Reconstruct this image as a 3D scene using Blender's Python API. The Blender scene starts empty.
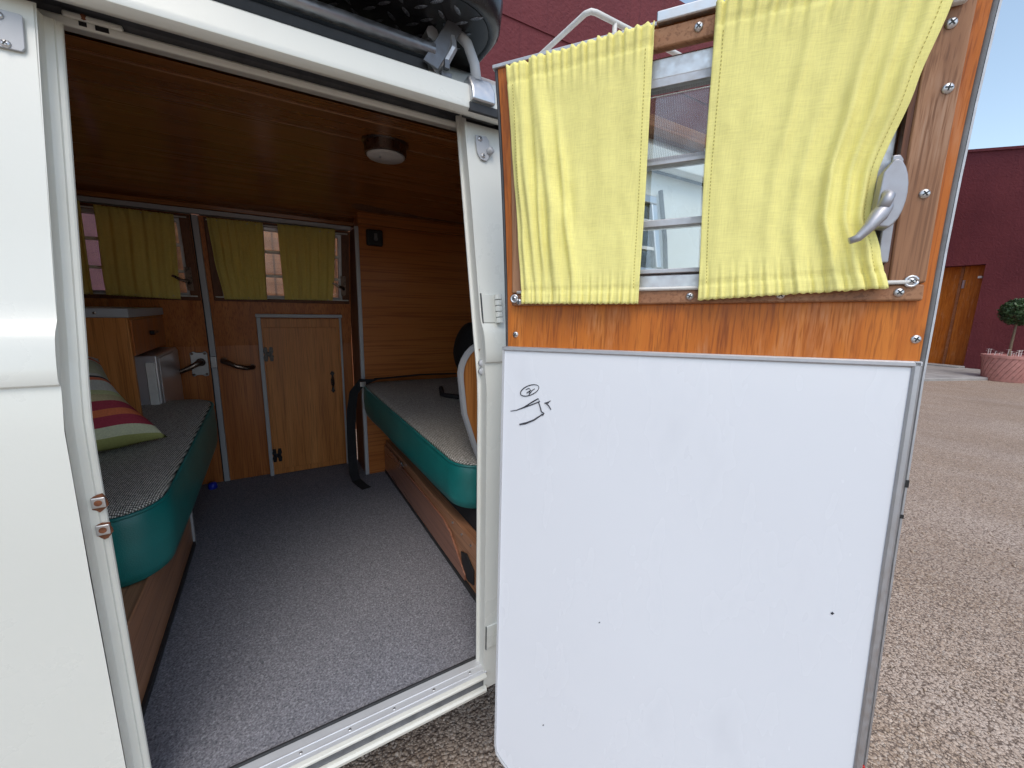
import bpy, bmesh, math, random
from mathutils import Vector, Matrix, noise
random.seed(7)
C = bpy.context.scene.collection
R = math.radians
PI = math.pi

# ------------------------------------------------------------------ materials
class NT:
    def __init__(s, name):
        s.m = bpy.data.materials.new(name); s.m.use_nodes = True
        s.t = s.m.node_tree; s.n = s.t.nodes; s.p = s.n['Principled BSDF']; s.out = s.n['Material Output']
        s.co = s.n.new('ShaderNodeTexCoord').outputs['Object']
    def add(s, k, **kw):
        n = s.n.new(k)
        for a, v in kw.items(): setattr(n, a, v)
        return n
    def link(s, a, b): s.t.links.new(a, b)
    def map(s, scale=(1, 1, 1), rot=(0, 0, 0)):
        m = s.add('ShaderNodeMapping'); m.inputs['Scale'].default_value = scale; m.inputs['Rotation'].default_value = rot
        s.link(s.co, m.inputs['Vector']); return m.outputs[0]
    def noise(s, vec, sc, det=4, rough=.55, dist=0):
        n = s.add('ShaderNodeTexNoise'); n.inputs['Scale'].default_value = sc; n.inputs['Detail'].default_value = det
        n.inputs['Roughness'].default_value = rough; n.inputs['Distortion'].default_value = dist
        s.link(vec, n.inputs['Vector']); return n.outputs[0]
    def ramp(s, f, stops):
        r = s.add('ShaderNodeValToRGB'); e = r.color_ramp.elements
        while len(e) < len(stops): e.new(.5)
        for i, (p, c) in enumerate(stops): e[i].position = p; e[i].color = (*c, 1)
        s.link(f, r.inputs[0]); return r.outputs[0]
    def mix(s, f, a, b, mode='MIX'):
        m = s.add('ShaderNodeMix', data_type='RGBA', blend_type=mode)
        for k, v in ((0, f), (6, a), (7, b)):
            if isinstance(v, (int, float)): m.inputs[k].default_value = v
            elif isinstance(v, tuple): m.inputs[k].default_value = (*v, 1)
            else: s.link(v, m.inputs[k])
        return m.outputs[2]
    def math(s, op, a, b=0):
        m = s.add('ShaderNodeMath', operation=op)
        for k, v in ((0, a), (1, b)):
            if isinstance(v, (int, float)): m.inputs[k].default_value = v
            else: s.link(v, m.inputs[k])
        return m.outputs[0]
    def bump(s, h, dist=.001, st=1.0):
        b = s.add('ShaderNodeBump'); b.inputs['Distance'].default_value = dist; b.inputs['Strength'].default_value = st
        s.link(h, b.inputs['Height']); s.link(b.outputs[0], s.p.inputs['Normal']); return b
    def set(s, col=None, rough=None, metal=None, spec=None, coat=None, croughness=None):
        I = s.p.inputs
        for k, v in (('Base Color', col), ('Roughness', rough), ('Metallic', metal), ('Specular IOR Level', spec), ('Coat Weight', coat), ('Coat Roughness', croughness)):
            if v is None: continue
            if isinstance(v, tuple): I[k].default_value = (*v, 1)
            elif isinstance(v, (int, float)): I[k].default_value = v
            else: s.link(v, I[k])
        return s

def wood(name, dark, mid, light, grain='Z', rough=.35, sc=1.0, coat=0, worn=None):
    t = NT(name)
    st = {'X': (.06, 1, 1), 'Y': (1, .06, 1), 'Z': (1, 1, .06)}[grain]
    v = t.map(tuple(a * sc for a in st))
    n1 = t.noise(v, 16, 5, .6, .8)
    col = t.ramp(n1, [(.28, dark), (.5, mid), (.72, light)])
    st2 = {'X': (.02, 1, 1), 'Y': (1, .02, 1), 'Z': (1, 1, .02)}[grain]
    n2 = t.noise(t.map(tuple(a * sc for a in st2)), 210, 2, .6)
    pore = t.ramp(n2, [(.36, (.55, .5, .48)), (.5, (1, 1, 1))])
    col = t.mix(.75, col, pore, 'MULTIPLY')
    # broad cathedral figure
    n3 = t.noise(t.map(tuple(a * .5 * sc for a in st)), 9, 2, .5, 1.5)
    w = t.math('SINE', t.math('MULTIPLY', n3, 46))
    col = t.mix(t.math('MULTIPLY', t.math('ADD', w, 1), .10), col, dark)
    if worn:
        n4 = t.noise(t.map({'X': (.3, 1, 1), 'Y': (1, .3, 1), 'Z': (1, 1, .3)}[grain]), 13, 5, .7)
        f = t.ramp(n4, [(.52, (0, 0, 0)), (.70, (1, 1, 1))])
        f2 = t.ramp(n2, [(.40, (0, 0, 0)), (.62, (1, 1, 1))])
        f = t.math('MULTIPLY', t.math('MULTIPLY', f, f2), .5)
        col = t.mix(f, col, worn)
    t.set(col, t.ramp(n1, [(.3, (rough - .06,) * 3), (.7, (rough + .1,) * 3)]), spec=.35, coat=coat, croughness=.15)
    t.bump(n2, .0006, .35)
    return t.m

def paint(name, col, rough=.3, dirt=(.55, .52, .45), amt=.25, spec=.5, wav=.0, coat=0):
    t = NT(name)
    n = t.noise(t.co, 5, 8, .62); f = t.ramp(n, [(.38, (0, 0, 0)), (.85, (amt,) * 3)])
    n2 = t.noise(t.map((1, 1, .12)), 38, 4, .6); f2 = t.ramp(n2, [(.60, (0, 0, 0)), (.85, (amt,) * 3)])
    c = t.mix(f, col, dirt); c = t.mix(f2, c, dirt)
    t.set(c, t.ramp(n, [(.3, (rough,) * 3), (.8, (rough + .15,) * 3)]), spec=spec, coat=coat, croughness=.1)
    h = t.noise(t.co, 4 if wav else 160, 2)
    t.bump(h, wav or .0002, .6)
    return t.m

def board_mat():
    t = NT('board'); n = t.noise(t.co, 2.6, 3, .5); s2 = t.noise(t.map((1, 1, .35), (0, R(25), R(20))), 16, 3, .55)
    c = t.mix(t.ramp(n, [(.35, (0, 0, 0)), (.75, (.5,) * 3)]), (.725, .75, .80), (.685, .705, .755))
    c = t.mix(t.ramp(s2, [(.60, (0, 0, 0)), (.80, (.30,) * 3)]), c, (.60, .62, .67))
    t.set(c, t.ramp(s2, [(.3, (.16,) * 3), (.7, (.34,) * 3)]), coat=.25, croughness=.12); t.bump(n, .004, .5); return t.m
def rusty(name, src_args):
    m = paint(*src_args); nt_ = m.node_tree; p = nt_.nodes['Principled BSDF']; l = p.inputs['Base Color'].links[0].from_socket
    co_ = nt_.nodes.new('ShaderNodeTexCoord'); n = nt_.nodes.new('ShaderNodeTexNoise'); n.inputs['Scale'].default_value = 26; n.inputs['Detail'].default_value = 6; n.inputs['Roughness'].default_value = .7
    r = nt_.nodes.new('ShaderNodeValToRGB'); r.color_ramp.elements[0].position = .70; r.color_ramp.elements[1].position = .73
    mx = nt_.nodes.new('ShaderNodeMix'); mx.data_type = 'RGBA'; mx.inputs[7].default_value = (.26, .12, .055, 1)
    nt_.links.new(co_.outputs['Object'], n.inputs['Vector']); nt_.links.new(n.outputs[0], r.inputs[0]); nt_.links.new(r.outputs[0], mx.inputs[0]); nt_.links.new(l, mx.inputs[6]); nt_.links.new(mx.outputs[2], p.inputs['Base Color'])
    return m

def metal(name, col, rough=.35, brushed=None, metalness=1.0):
    t = NT(name)
    n = t.noise(t.map(brushed or (1, 1, 1)), 90, 4, .6); n2 = t.noise(t.co, 9, 6, .65)
    c = t.mix(t.ramp(n2, [(.45, (0, 0, 0)), (.8, (.35,) * 3)]), col, tuple(x * .62 for x in col))
    t.set(c, t.ramp(n, [(.3, (max(.05, rough - .1),) * 3), (.7, (rough + .15,) * 3)]), metal=metalness)
    t.bump(n, .00008, .2); return t.m

def plain(name, col, rough=.6, var=.25, sc=40, bump=.0004, spec=.5):
    t = NT(name)
    n = t.noise(t.co, sc, 5, .6)
    c = t.ramp(n, [(.3, tuple(x * (1 - var) for x in col)), (.7, tuple(min(1, x * (1 + var)) for x in col))])
    t.set(c, rough, spec=spec); t.bump(n, bump, .6); return t.m

M = {}
M['orange_wood'] = wood('orange_wood', (.34, .080, .006), (.52, .145, .014), (.62, .20, .026), 'Z', .42, 1.5, worn=(.58, .32, .17))
M['door_wood'] = wood('door_wood', (.34, .100, .024), (.48, .155, .038), (.57, .205, .058), 'Z', .34, 1.2, coat=.15)
M['oak'] = wood('oak', (.44, .155, .036), (.60, .230, .060), (.68, .29, .085), 'Z', .42, 1.3, coat=.05)
M['oak_x'] = wood('oak_x', (.42, .132, .030), (.455, .150, .036), (.49, .168, .042), 'X', .36, .6, coat=.15)
M['bench_wood'] = wood('bench_wood', (.36, .165, .085), (.46, .22, .115), (.53, .27, .15), 'Y', .42, .8, coat=.1)
M['ceiling_wood'] = wood('ceiling_wood', (.30, .105, .028), (.36, .135, .036), (.42, .165, .048), 'X', .25, .8, coat=.3)
M['trim_wood'] = wood('trim_wood', (.25, .115, .055), (.35, .175, .090), (.42, .235, .13), 'Z', .5, 1.6, worn=(.50, .33, .23))
M['trim_wood_x'] = wood('trim_wood_x', (.24, .105, .050), (.34, .16, .080), (.41, .22, .12), 'X', .5, 1.2, worn=(.48, .33, .25))
M['dark_wood'] = wood('dark_wood', (.10, .036, .016), (.15, .055, .024), (.20, .08, .034), 'Z', .4)
M['timber'] = wood('timber', (.20, .07, .028), (.32, .12, .05), (.42, .18, .08), 'X', .5)
M['van_white'] = paint('van_white', (.690, .698, .648), .24, (.56, .53, .46), .14, coat=.3)
M['jamb_white'] = rusty('jamb_white', ('jamb_white', (.735, .735, .675), .33, (.48, .42, .32), .30))
M['board'] = board_mat()
M['alu'] = metal('alu', (.62, .62, .63), .38)
M['alu_dull'] = metal('alu_dull', (.52, .52, .54), .5)
M['cast_alu'] = metal('cast_alu', (.40, .40, .43), .46, None, .7)
M['alu_tread'] = metal('alu_tread', (.66, .67, .69), .42, (.03, 1, 1), .35)
M['zinc'] = metal('zinc', (.40, .40, .41), .4)
M['chrome'] = metal('chrome', (.75, .76, .78), .16)
M['screw_steel'] = metal('screw_steel', (.66, .66, .67), .36)
M['steel'] = NT('steel').set((.62, .62, .65), .28, .65).m
M['dark_metal'] = metal('dark_metal', (.22, .17, .14), .3)
M['grey_trim'] = paint('grey_trim', (.46, .47, .49), .4, (.3, .3, .3), .4)
M['rubber'] = plain('rubber', (.022, .022, .024), .55, .3, 60)
M['grey_seal'] = plain('grey_seal', (.14, .14, .145), .5, .3, 30)
M['dark_seal'] = plain('dark_seal', (.055, .058, .065), .5, .3, 30)
M['black'] = plain('black', (.012, .012, .013), .55, .4, 60)
M['black_cloth'] = plain('black_cloth', (.011, .011, .013), .85, .4, 120, .001)
M['black_gloss'] = plain('black_gloss', (.014, .014, .016), .25, .2, 30)
M['blue_plastic'] = plain('blue_plastic', (.01, .03, .45), .35, .1)
M['rust'] = plain('rust', (.20, .07, .03), .8, .4, 90)
M['red_lens'] = plain('red_lens', (.45, .02, .015), .2, .1)
M['marker'] = plain('marker', (.035, .035, .045), .6, .3)
M['white_plastic'] = plain('white_plastic', (.68, .67, .64), .4, .08)
M['terracotta'] = plain('terracotta', (.52, .25, .22), .8, .18, 14)
M['concrete'] = plain('concrete', (.34, .33, .32), .85, .2, 4, .002)
M['stone_pink'] = plain('stone_pink', (.17, .07, .083), .9, .22, 9, .004)
M['bark'] = plain('bark', (.16, .12, .08), .9, .3, 30)
M['flower'] = plain('flower', (.80, .79, .76), .6, .05)
M['tyre'] = plain('tyre', (.025, .025, .026), .8, .2, 20)

def leafmat():
    t = NT('leaf'); n = t.noise(t.co, 9, 3)
    t.set(t.ramp(n, [(.3, (.016, .042, .012)), (.7, (.05, .105, .03))]), .5); return t.m
M['leaf'] = leafmat()

def curtain_mat(name, col, tl=.42):
    t = NT(name)
    slub = t.noise(t.map((1, 1, .05)), 640, 3, .65)
    weft = t.noise(t.map((.06, .06, 1)), 760, 3, .65)
    big = t.noise(t.co, 7, 4, .6)
    f = t.math('ADD', t.math('MULTIPLY', slub, .5), t.math('MULTIPLY', weft, .5))
    c = t.ramp(f, [(.34, tuple(x * .90 for x in col)), (.60, tuple(min(1, x * 1.06) for x in col))])
    c = t.mix(t.ramp(big, [(.5, (0, 0, 0)), (.8, (.22,) * 3)]), c, (col[0] * .82, col[1] * .78, col[2] * .8))
    t.set(c, .9, spec=.15)
    b = t.bump(f, .0007, .4)
    tr = t.add('ShaderNodeBsdfTranslucent'); t.link(c, tr.inputs['Color']); t.link(b.outputs[0], tr.inputs['Normal'])
    mx = t.add('ShaderNodeMixShader'); mx.inputs[0].default_value = tl
    t.link(t.p.outputs[0], mx.inputs[1]); t.link(tr.outputs[0], mx.inputs[2]); t.link(mx.outputs[0], t.out.inputs[0])
    return t.m
M['curtain'] = curtain_mat('curtain_yellow', (.95, .875, .33), .08)
M['curtain_in'] = curtain_mat('curtain_inside', (.90, .80, .28), .5)

M['tread'] = metal('tread', (.16, .17, .19), .25, None, .6)
M['gunmetal'] = metal('gunmetal', (.16, .16, .17), .42, None, .8)
M['thread'] = plain('thread', (.50, .44, .12), .9, .1)
def glassmat(name, tint=(.9, .94, .94), gl=.12, rough=.02):
    t = NT(name)
    tr = t.add('ShaderNodeBsdfTransparent'); tr.inputs[0].default_value = (*tint, 1)
    g = t.add('ShaderNodeBsdfGlossy'); g.inputs['Roughness'].default_value = rough
    fr = t.add('ShaderNodeFresnel'); fr.inputs[0].default_value = 1.5
    n = t.noise(t.co, 20, 4); dirt = t.ramp(n, [(.4, (gl * .4,) * 3), (.75, (gl,) * 3)])
    mx = t.add('ShaderNodeMixShader'); t.link(t.math('ADD', fr.outputs[0], dirt), mx.inputs[0])
    t.link(tr.outputs[0], mx.inputs[1]); t.link(g.outputs[0], mx.inputs[2]); t.link(mx.outputs[0], t.out.inputs[0])
    return t.m
M['glass'] = glassmat('glass')
M['glass_dark'] = glassmat('glass_rear', (.55, .64, .68), .22)
def screenmat():
    t = NT('fly_screen'); tr = t.add('ShaderNodeBsdfTransparent')
    t.set((.10, .07, .07), .7); mx = t.add('ShaderNodeMixShader')
    k = t.add('ShaderNodeTexChecker'); k.inputs['Scale'].default_value = 900
    v = t.map((1, 1, 1), (0, R(45), R(30))); t.link(v, k.inputs[0])
    t.link(t.math('ADD', t.math('MULTIPLY', k.outputs['Fac'], .25), .12), mx.inputs[0])
    t.link(tr.outputs[0], mx.inputs[1]); t.link(t.p.outputs[0], mx.inputs[2]); t.link(mx.outputs[0], t.out.inputs[0]); return t.m
M['fly_screen'] = screenmat()

def vinyl():
    t = NT('green_vinyl'); n = t.noise(t.co, 6, 5, .6); g = t.add('ShaderNodeTexVoronoi'); g.inputs['Scale'].default_value = 420; t.link(t.co, g.inputs['Vector'])
    c = t.ramp(n, [(.3, (.006, .135, .128)), (.7, (.012, .21, .195))])
    t.set(c, .34); t.bump(g.outputs['Distance'], .0006, .4); return t.m
M['vinyl'] = vinyl()

def tweed():
    t = NT('tweed')
    # herringbone-like: two crossed thread sets
    def wav(rot, sc):
        w = t.add('ShaderNodeTexWave', wave_type='BANDS'); w.inputs['Scale'].default_value = sc
        w.inputs['Distortion'].default_value = 1.6; w.inputs['Detail'].default_value = 2; w.inputs['Detail Scale'].default_value = 3
        t.link(t.map((1, 1, 1), (0, 0, rot)), w.inputs['Vector']); return w.outputs['Fac']
    a = wav(R(8), 78); b = wav(R(98), 66)
    f = t.math('MULTIPLY', a, b); n = t.noise(t.co, 170, 3, .8)
    f = t.math('ADD', t.math('MULTIPLY', f, .55), t.math('MULTIPLY', n, .45))
    c = t.ramp(f, [(.22, (.07, .064, .058)), (.38, (.42, .39, .34)), (.58, (.88, .83, .75))])
    t.set(c, .95, spec=.1); t.bump(f, .002, .8); return t.m
M['tweed'] = tweed()

def carpetmat():
    t = NT('carpet')
    n = t.noise(t.co, 240, 3, .72); n2 = t.noise(t.co, 3, 4)
    v = t.add('ShaderNodeTexVoronoi'); v.inputs['Scale'].default_value = 300; t.link(t.co, v.inputs['Vector'])
    sp = t.ramp(v.outputs['Color'], [(.0, (.085, .087, .105)), (.55, (.185, .185, .212)), (.8, (.31, .31, .345)), (1, (.52, .52, .56))])
    c = t.mix(.55, sp, t.ramp(n, [(.32, (.065, .066, .080)), (.66, (.42, .42, .46))]))
    c = t.mix(t.ramp(n2, [(.45, (0, 0, 0)), (.8, (.12,) * 3)]), c, (.15, .15, .16))
    t.set(c, 1.0, spec=.05); t.bump(n, .004, .8); return t.m
M['carpet'] = carpetmat()

def gravelmat():
    t = NT('gravel')
    nz = t.add('ShaderNodeTexNoise'); nz.inputs['Scale'].default_value = 55; t.link(t.co, nz.inputs['Vector'])
    sc = t.add('ShaderNodeVectorMath', operation='SCALE'); t.link(nz.outputs['Color'], sc.inputs[0]); sc.inputs['Scale'].default_value = .009
    vm = t.add('ShaderNodeVectorMath', operation='ADD'); t.link(t.co, vm.inputs[0]); t.link(sc.outputs[0], vm.inputs[1])
    def layer(scale, off):
        mp = t.add('ShaderNodeMapping'); mp.inputs['Location'].default_value = (off, off * 1.7, 0); mp.inputs['Scale'].default_value = (1, 1, .01); t.link(vm.outputs[0], mp.inputs[0])
        v = t.add('ShaderNodeTexVoronoi'); v.inputs['Scale'].default_value = scale; t.link(mp.outputs[0], v.inputs['Vector'])
        sp = t.add('ShaderNodeSeparateColor'); t.link(v.outputs['Color'], sp.inputs[0])
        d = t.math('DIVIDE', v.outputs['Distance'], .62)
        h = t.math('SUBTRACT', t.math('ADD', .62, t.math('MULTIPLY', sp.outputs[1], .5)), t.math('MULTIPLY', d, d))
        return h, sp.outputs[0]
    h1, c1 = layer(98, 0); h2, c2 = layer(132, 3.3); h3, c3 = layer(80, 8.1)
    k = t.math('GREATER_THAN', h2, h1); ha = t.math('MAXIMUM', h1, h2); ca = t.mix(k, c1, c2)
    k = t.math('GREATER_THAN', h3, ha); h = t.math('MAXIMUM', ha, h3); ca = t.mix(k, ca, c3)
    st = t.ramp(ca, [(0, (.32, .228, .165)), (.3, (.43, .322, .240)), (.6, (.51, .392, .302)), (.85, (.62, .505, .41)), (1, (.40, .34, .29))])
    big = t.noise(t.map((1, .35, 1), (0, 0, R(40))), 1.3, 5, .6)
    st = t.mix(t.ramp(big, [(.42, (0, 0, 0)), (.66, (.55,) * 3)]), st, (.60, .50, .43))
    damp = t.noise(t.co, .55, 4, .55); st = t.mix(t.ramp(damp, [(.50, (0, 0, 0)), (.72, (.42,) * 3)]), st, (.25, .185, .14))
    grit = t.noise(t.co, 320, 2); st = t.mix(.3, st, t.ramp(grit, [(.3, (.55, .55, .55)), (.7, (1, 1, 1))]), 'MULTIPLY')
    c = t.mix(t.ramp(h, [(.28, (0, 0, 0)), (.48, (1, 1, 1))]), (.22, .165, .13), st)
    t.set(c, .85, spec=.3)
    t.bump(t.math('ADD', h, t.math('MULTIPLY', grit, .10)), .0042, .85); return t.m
M['gravel'] = gravelmat()

def stonemat():
    t = NT('gravel_stone'); n = t.noise(t.map((1, 1, .1)), 75, 1); n2 = t.noise(t.co, 400, 2)
    c = t.ramp(n, [(.3, (.24, .175, .13)), (.45, (.42, .32, .24)), (.6, (.58, .47, .38)), (.75, (.33, .29, .26))]); t.set(t.mix(.3, c, t.ramp(n2, [(.3, (.5, .5, .5)), (.7, (1, 1, 1))]), 'MULTIPLY'), .8, spec=.3); return t.m
M['gravel_stone'] = stonemat()
def rendermat():
    t = NT('red_render'); n = t.noise(t.co, 1.1, 6, .6); n2 = t.noise(t.co, 26, 5, .65); n3 = t.noise(t.map((1, 1, .12)), 2.2, 4, .6)
    c = t.ramp(n, [(.3, (.125, .025, .031)), (.7, (.170, .036, .042))])
    c = t.mix(t.ramp(n3, [(.5, (0, 0, 0)), (.8, (.45,) * 3)]), c, (.20, .045, .045))
    n5 = t.noise(t.map((3, 3, .08)), 3.1, 5, .65); c = t.mix(t.ramp(n5, [(.55, (0, 0, 0)), (.78, (.6,) * 3)]), c, (.085, .018, .024))
    t.set(c, .75, spec=.3); t.bump(n2, .02, .8); return t.m
M['red_render'] = rendermat()

def pillowmat():
    # striped fabric, driven by UV
    t = NT('pillow_fabric'); uv = t.add('ShaderNodeTexCoord').outputs['UV']
    s = t.add('ShaderNodeSeparateXYZ'); t.link(uv, s.inputs[0])
    y = t.math('ADD', s.outputs[1], t.math('MULTIPLY', t.noise(t.co, 5, 2), .03))
    r = t.add('ShaderNodeValToRGB'); r.color_ramp.interpolation = 'CONSTANT'; e = r.color_ramp.elements
    stops = [(0, (.42, .44, .16)), (.05, (.70, .72, .50)), (.12, (.42, .06, .09)), (.20, (.75, .21, .09)), (.26, (.42, .06, .09)), (.335, (.62, .52, .30)),
             (.40, (.64, .66, .34)), (.46, (.72, .70, .62)), (.60, (.70, .20, .11)), (.63, (.06, .055, .06)), (.65, (.66, .64, .60)), (.86, (.70, .22, .12)), (.91, (.66, .62, .58))]
    while len(e) < len(stops): e.new(.5)
    for i, (p, c) in enumerate(stops): e[i].position = p; e[i].color = (*c, 1)
    t.link(y, r.inputs[0])
    # olive and grey rectangles in the upper band
    br = t.add('ShaderNodeTexBrick'); br.inputs['Scale'].default_value = 4.5; br.inputs['Mortar Size'].default_value = .0
    br.inputs['Color1'].default_value = (.30, .28, .05, 1); br.inputs['Color2'].default_value = (.55, .54, .52, 1); br.inputs['Bias'].default_value = 0.15
    t.link(uv, br.inputs[0])
    mask = t.math('MULTIPLY', t.math('GREATER_THAN', y, .655), t.math('LESS_THAN', y, .855))
    c = t.mix(t.math('MULTIPLY', mask, .9), r.outputs[0], br.outputs[0])
    w = t.noise(t.co, 260, 2); c = t.mix(.4, c, t.ramp(w, [(.3, (.6, .6, .6)), (.7, (1, 1, 1))]), 'MULTIPLY')
    t.set(c, .9, spec=.1); t.bump(w, .001, .5); return t.m
M['pillow'] = pillowmat()

# ------------------------------------------------------------------ mesh helpers
class MB:
    def __init__(s): s.b = bmesh.new()
    def box(s, lo, hi, rot=None, org=None):
        lo, hi = Vector(lo), Vector(hi)
        vs = [Vector((x, y, z)) for x in (lo.x, hi.x) for y in (lo.y, hi.y) for z in (lo.z, hi.z)]
        if rot:
            o = Vector(org) if org else (lo + hi) / 2
            vs = [o + rot @ (v - o) for v in vs]
        v = [s.b.verts.new(p) for p in vs]
        for f in ((0, 1, 3, 2), (4, 6, 7, 5), (0, 4, 5, 1), (2, 3, 7, 6), (0, 2, 6, 4), (1, 5, 7, 3)): s.b.faces.new([v[i] for i in f])
        return s
    def mbox(s, fn, lo, hi, n=(1, 1, 1)):
        """box in mapped coordinates fn(a,b,c), subdivided along a and b"""
        na, nb = n[0], n[1]
        g = {}
        for i in range(na + 1):
            for j in range(nb + 1):
                for k in (0, 1):
                    a = lo[0] + (hi[0] - lo[0]) * i / na; b = lo[1] + (hi[1] - lo[1]) * j / nb; c = (lo[2], hi[2])[k]
                    g[i, j, k] = s.b.verts.new(fn(a, b, c))
        for i in range(na):
            for j in range(nb):
                s.b.faces.new([g[i, j, 1], g[i + 1, j, 1], g[i + 1, j + 1, 1], g[i, j + 1, 1]])
                s.b.faces.new([g[i, j, 0], g[i, j + 1, 0], g[i + 1, j + 1, 0], g[i + 1, j, 0]])
        for i in range(na):
            for j in (0, nb):
                s.b.faces.new([g[i, j, 0], g[i + 1, j, 0], g[i + 1, j, 1], g[i, j, 1]])
        for j in range(nb):
            for i in (0, na):
                s.b.faces.new([g[i, j, 0], g[i, j + 1, 0], g[i, j + 1, 1], g[i, j, 1]])
        return s
    def prism(s, fn, pts, c0, c1):
        """polygon pts in (a,b) extruded between c0 and c1 through fn"""
        A = [s.b.verts.new(fn(a, b, c0)) for a, b in pts]; B = [s.b.verts.new(fn(a, b, c1)) for a, b in pts]
        n = len(pts)
        s.b.faces.new(A); s.b.faces.new(B[::-1])
        for i in range(n): s.b.faces.new([A[i], A[(i + 1) % n], B[(i + 1) % n], B[i]])
        return s
    def loft(s, rows, close=False, caps=False):
        """rows: list of equal-length point lists, skinned together"""
        V = [[s.b.verts.new(p) for p in r] for r in rows]
        m = len(V[0])
        for r in range(len(V) - 1):
            for i in range(m if close else m - 1):
                s.b.faces.new([V[r][i], V[r][(i + 1) % m], V[r + 1][(i + 1) % m], V[r + 1][i]])
        if caps: s.b.faces.new(V[0]); s.b.faces.new(V[-1][::-1])
        return s
    def tube(s, pts, r, n=10, caps=True):
        pts = [Vector(p) for p in pts]; rr = r if isinstance(r, (list, tuple)) else [r] * len(pts)
        rows = []; up = None
        for i, p in enumerate(pts):
            d = (pts[min(i + 1, len(pts) - 1)] - pts[max(i - 1, 0)]).normalized()
            if up is None: up = Vector((0, 0, 1)) if abs(d.z) < .9 else Vector((1, 0, 0))
            x = d.cross(up).normalized(); y = x.cross(d).normalized(); up = y
            rows.append([p + x * math.cos(2 * PI * k / n) * rr[i] + y * math.sin(2 * PI * k / n) * rr[i] for k in range(n)])
        return s.loft(rows, True, caps)
    def lathe(s, o, prof, n=24, axis='Z'):
        o = Vector(o); rows = []
        for r, h in prof:
            row = []
            for k in range(n):
                a = 2 * PI * k / n; c, q = math.cos(a) * max(r, 1e-5), math.sin(a) * max(r, 1e-5)
                row.append(o + {'Z': Vector((c, q, h)), 'Y': Vector((c, h, q)), 'X': Vector((h, c, q))}[axis])
            rows.append(row)
        return s.loft(rows, True, True)
    def disc_screw(s, fn, a, b, c, r=.0055):
        """round head screw with a cross slot dent, in mapped coordinates"""
        rows = []
        for rr, h in ((1, 0), (.95, .0012), (.7, .0026), (.3, .0032)):
            rows.append([fn(a + r * rr * math.cos(2 * PI * k / 12), b + r * rr * math.sin(2 * PI * k / 12), c + h) for k in range(12)])
        s.loft(rows, True, True)
        i0 = len(s.b.faces); th = a * 37 + b * 91
        for da in (0, PI / 2):
            ca, sa = math.cos(th + da) * r * .62, math.sin(th + da) * r * .62; wx, wy = -sa * .2, ca * .2
            f = s.b.faces.new([s.b.verts.new(fn(a + x, b + y, c + .0036 + da * .0001)) for x, y in ((ca + wx, sa + wy), (-ca + wx, -sa + wy), (-ca - wx, -sa - wy), (ca - wx, sa - wy))])
            f.material_index = 1
        return s
    def build(s, name, mat, parent=None, bev=0, smooth=False, seg=2, sub=0, solid=0, autos=None):
        bmesh.ops.recalc_face_normals(s.b, faces=s.b.faces)
        me = bpy.data.meshes.new(name); s.b.to_mesh(me); s.b.free()
        o = bpy.data.objects.new(name, me); C.objects.link(o)
        for m in (mat if isinstance(mat, (list, tuple)) else [mat]): me.materials.append(M[m] if isinstance(m, str) else m)
        if smooth or autos:
            for p in me.polygons: p.use_smooth = True
        if autos: me.set_sharp_from_angle(angle=R(autos))
        if parent is not None:
            o.parent = parent
            if parent.type == 'EMPTY': o.matrix_parent_inverse = Matrix.Translation(-Vector(parent.location))
        if solid: md = o.modifiers.new('solid', 'SOLIDIFY'); md.thickness = solid; md.offset = 0
        if bev:
            md = o.modifiers.new('bevel', 'BEVEL'); md.width = bev; md.segments = seg; md.limit_method = 'ANGLE'; md.angle_limit = R(40)
            if not smooth:
                for p in me.polygons: p.use_smooth = True
                md.harden_normals = True
        if sub: md = o.modifiers.new('sub', 'SUBSURF'); md.levels = sub; md.render_levels = sub
        return o

def thing(name, label, cat, loc=(0, 0, 0), group=None):
    o = bpy.data.objects.new(name, None); C.objects.link(o); o.location = loc; o.empty_display_size = .1
    tag(o, label, cat, group); return o
def tag(o, label, cat, group=None):
    o['label'] = label; o['category'] = cat
    if group: o['group'] = group
    return o
def struct(o): o['kind'] = 'structure'; return o
def lab(o, s): o['label'] = s; return o
I3 = lambda a, b, c: Vector((a, b, c))

# ------------------------------------------------------------------ van dimensions (metres, ground z=0, X along the van, Y into it)
def tumble(z): 
    t = max(0, z - 1.10); return .2 * t if t > .08 else .2 * t * t / .08 * .5 + .1 * t
XL, XR = -.2225, .365          # clear opening of the open leaf
ZF = .455                       # floor
def YF(z): return 2.17 - max(0, z - 1.12) * .22      # inner face of the far doors
def FAR(x, z, c): return Vector((x, YF(z) - c, z))    # c towards the camera side
def YN(z): return .70 + tumble(z)                    # outer skin of the near side
def NEAR(x, z, c): return Vector((x, YN(z) - c, z))   # c outwards

# ------------------------------------------------------------------ ground, buildings
g = MB()
xs = [-300, -60, -15, -4, -1, 0, 1, 2, 4, 8, 15, 60, 300]
g.loft([[Vector((x, y, 0)) for x in xs] for y in xs])
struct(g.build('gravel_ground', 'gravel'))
pv = MB(); pv.prism(I3, [(11.3, 2.78), (13.1, 2.12), (15.0, 2.3), (15.1, 4.15), (11.3, 4.15)], -.05, .06)
struct(pv.build('pavement', 'concrete', bev=.02))

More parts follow.
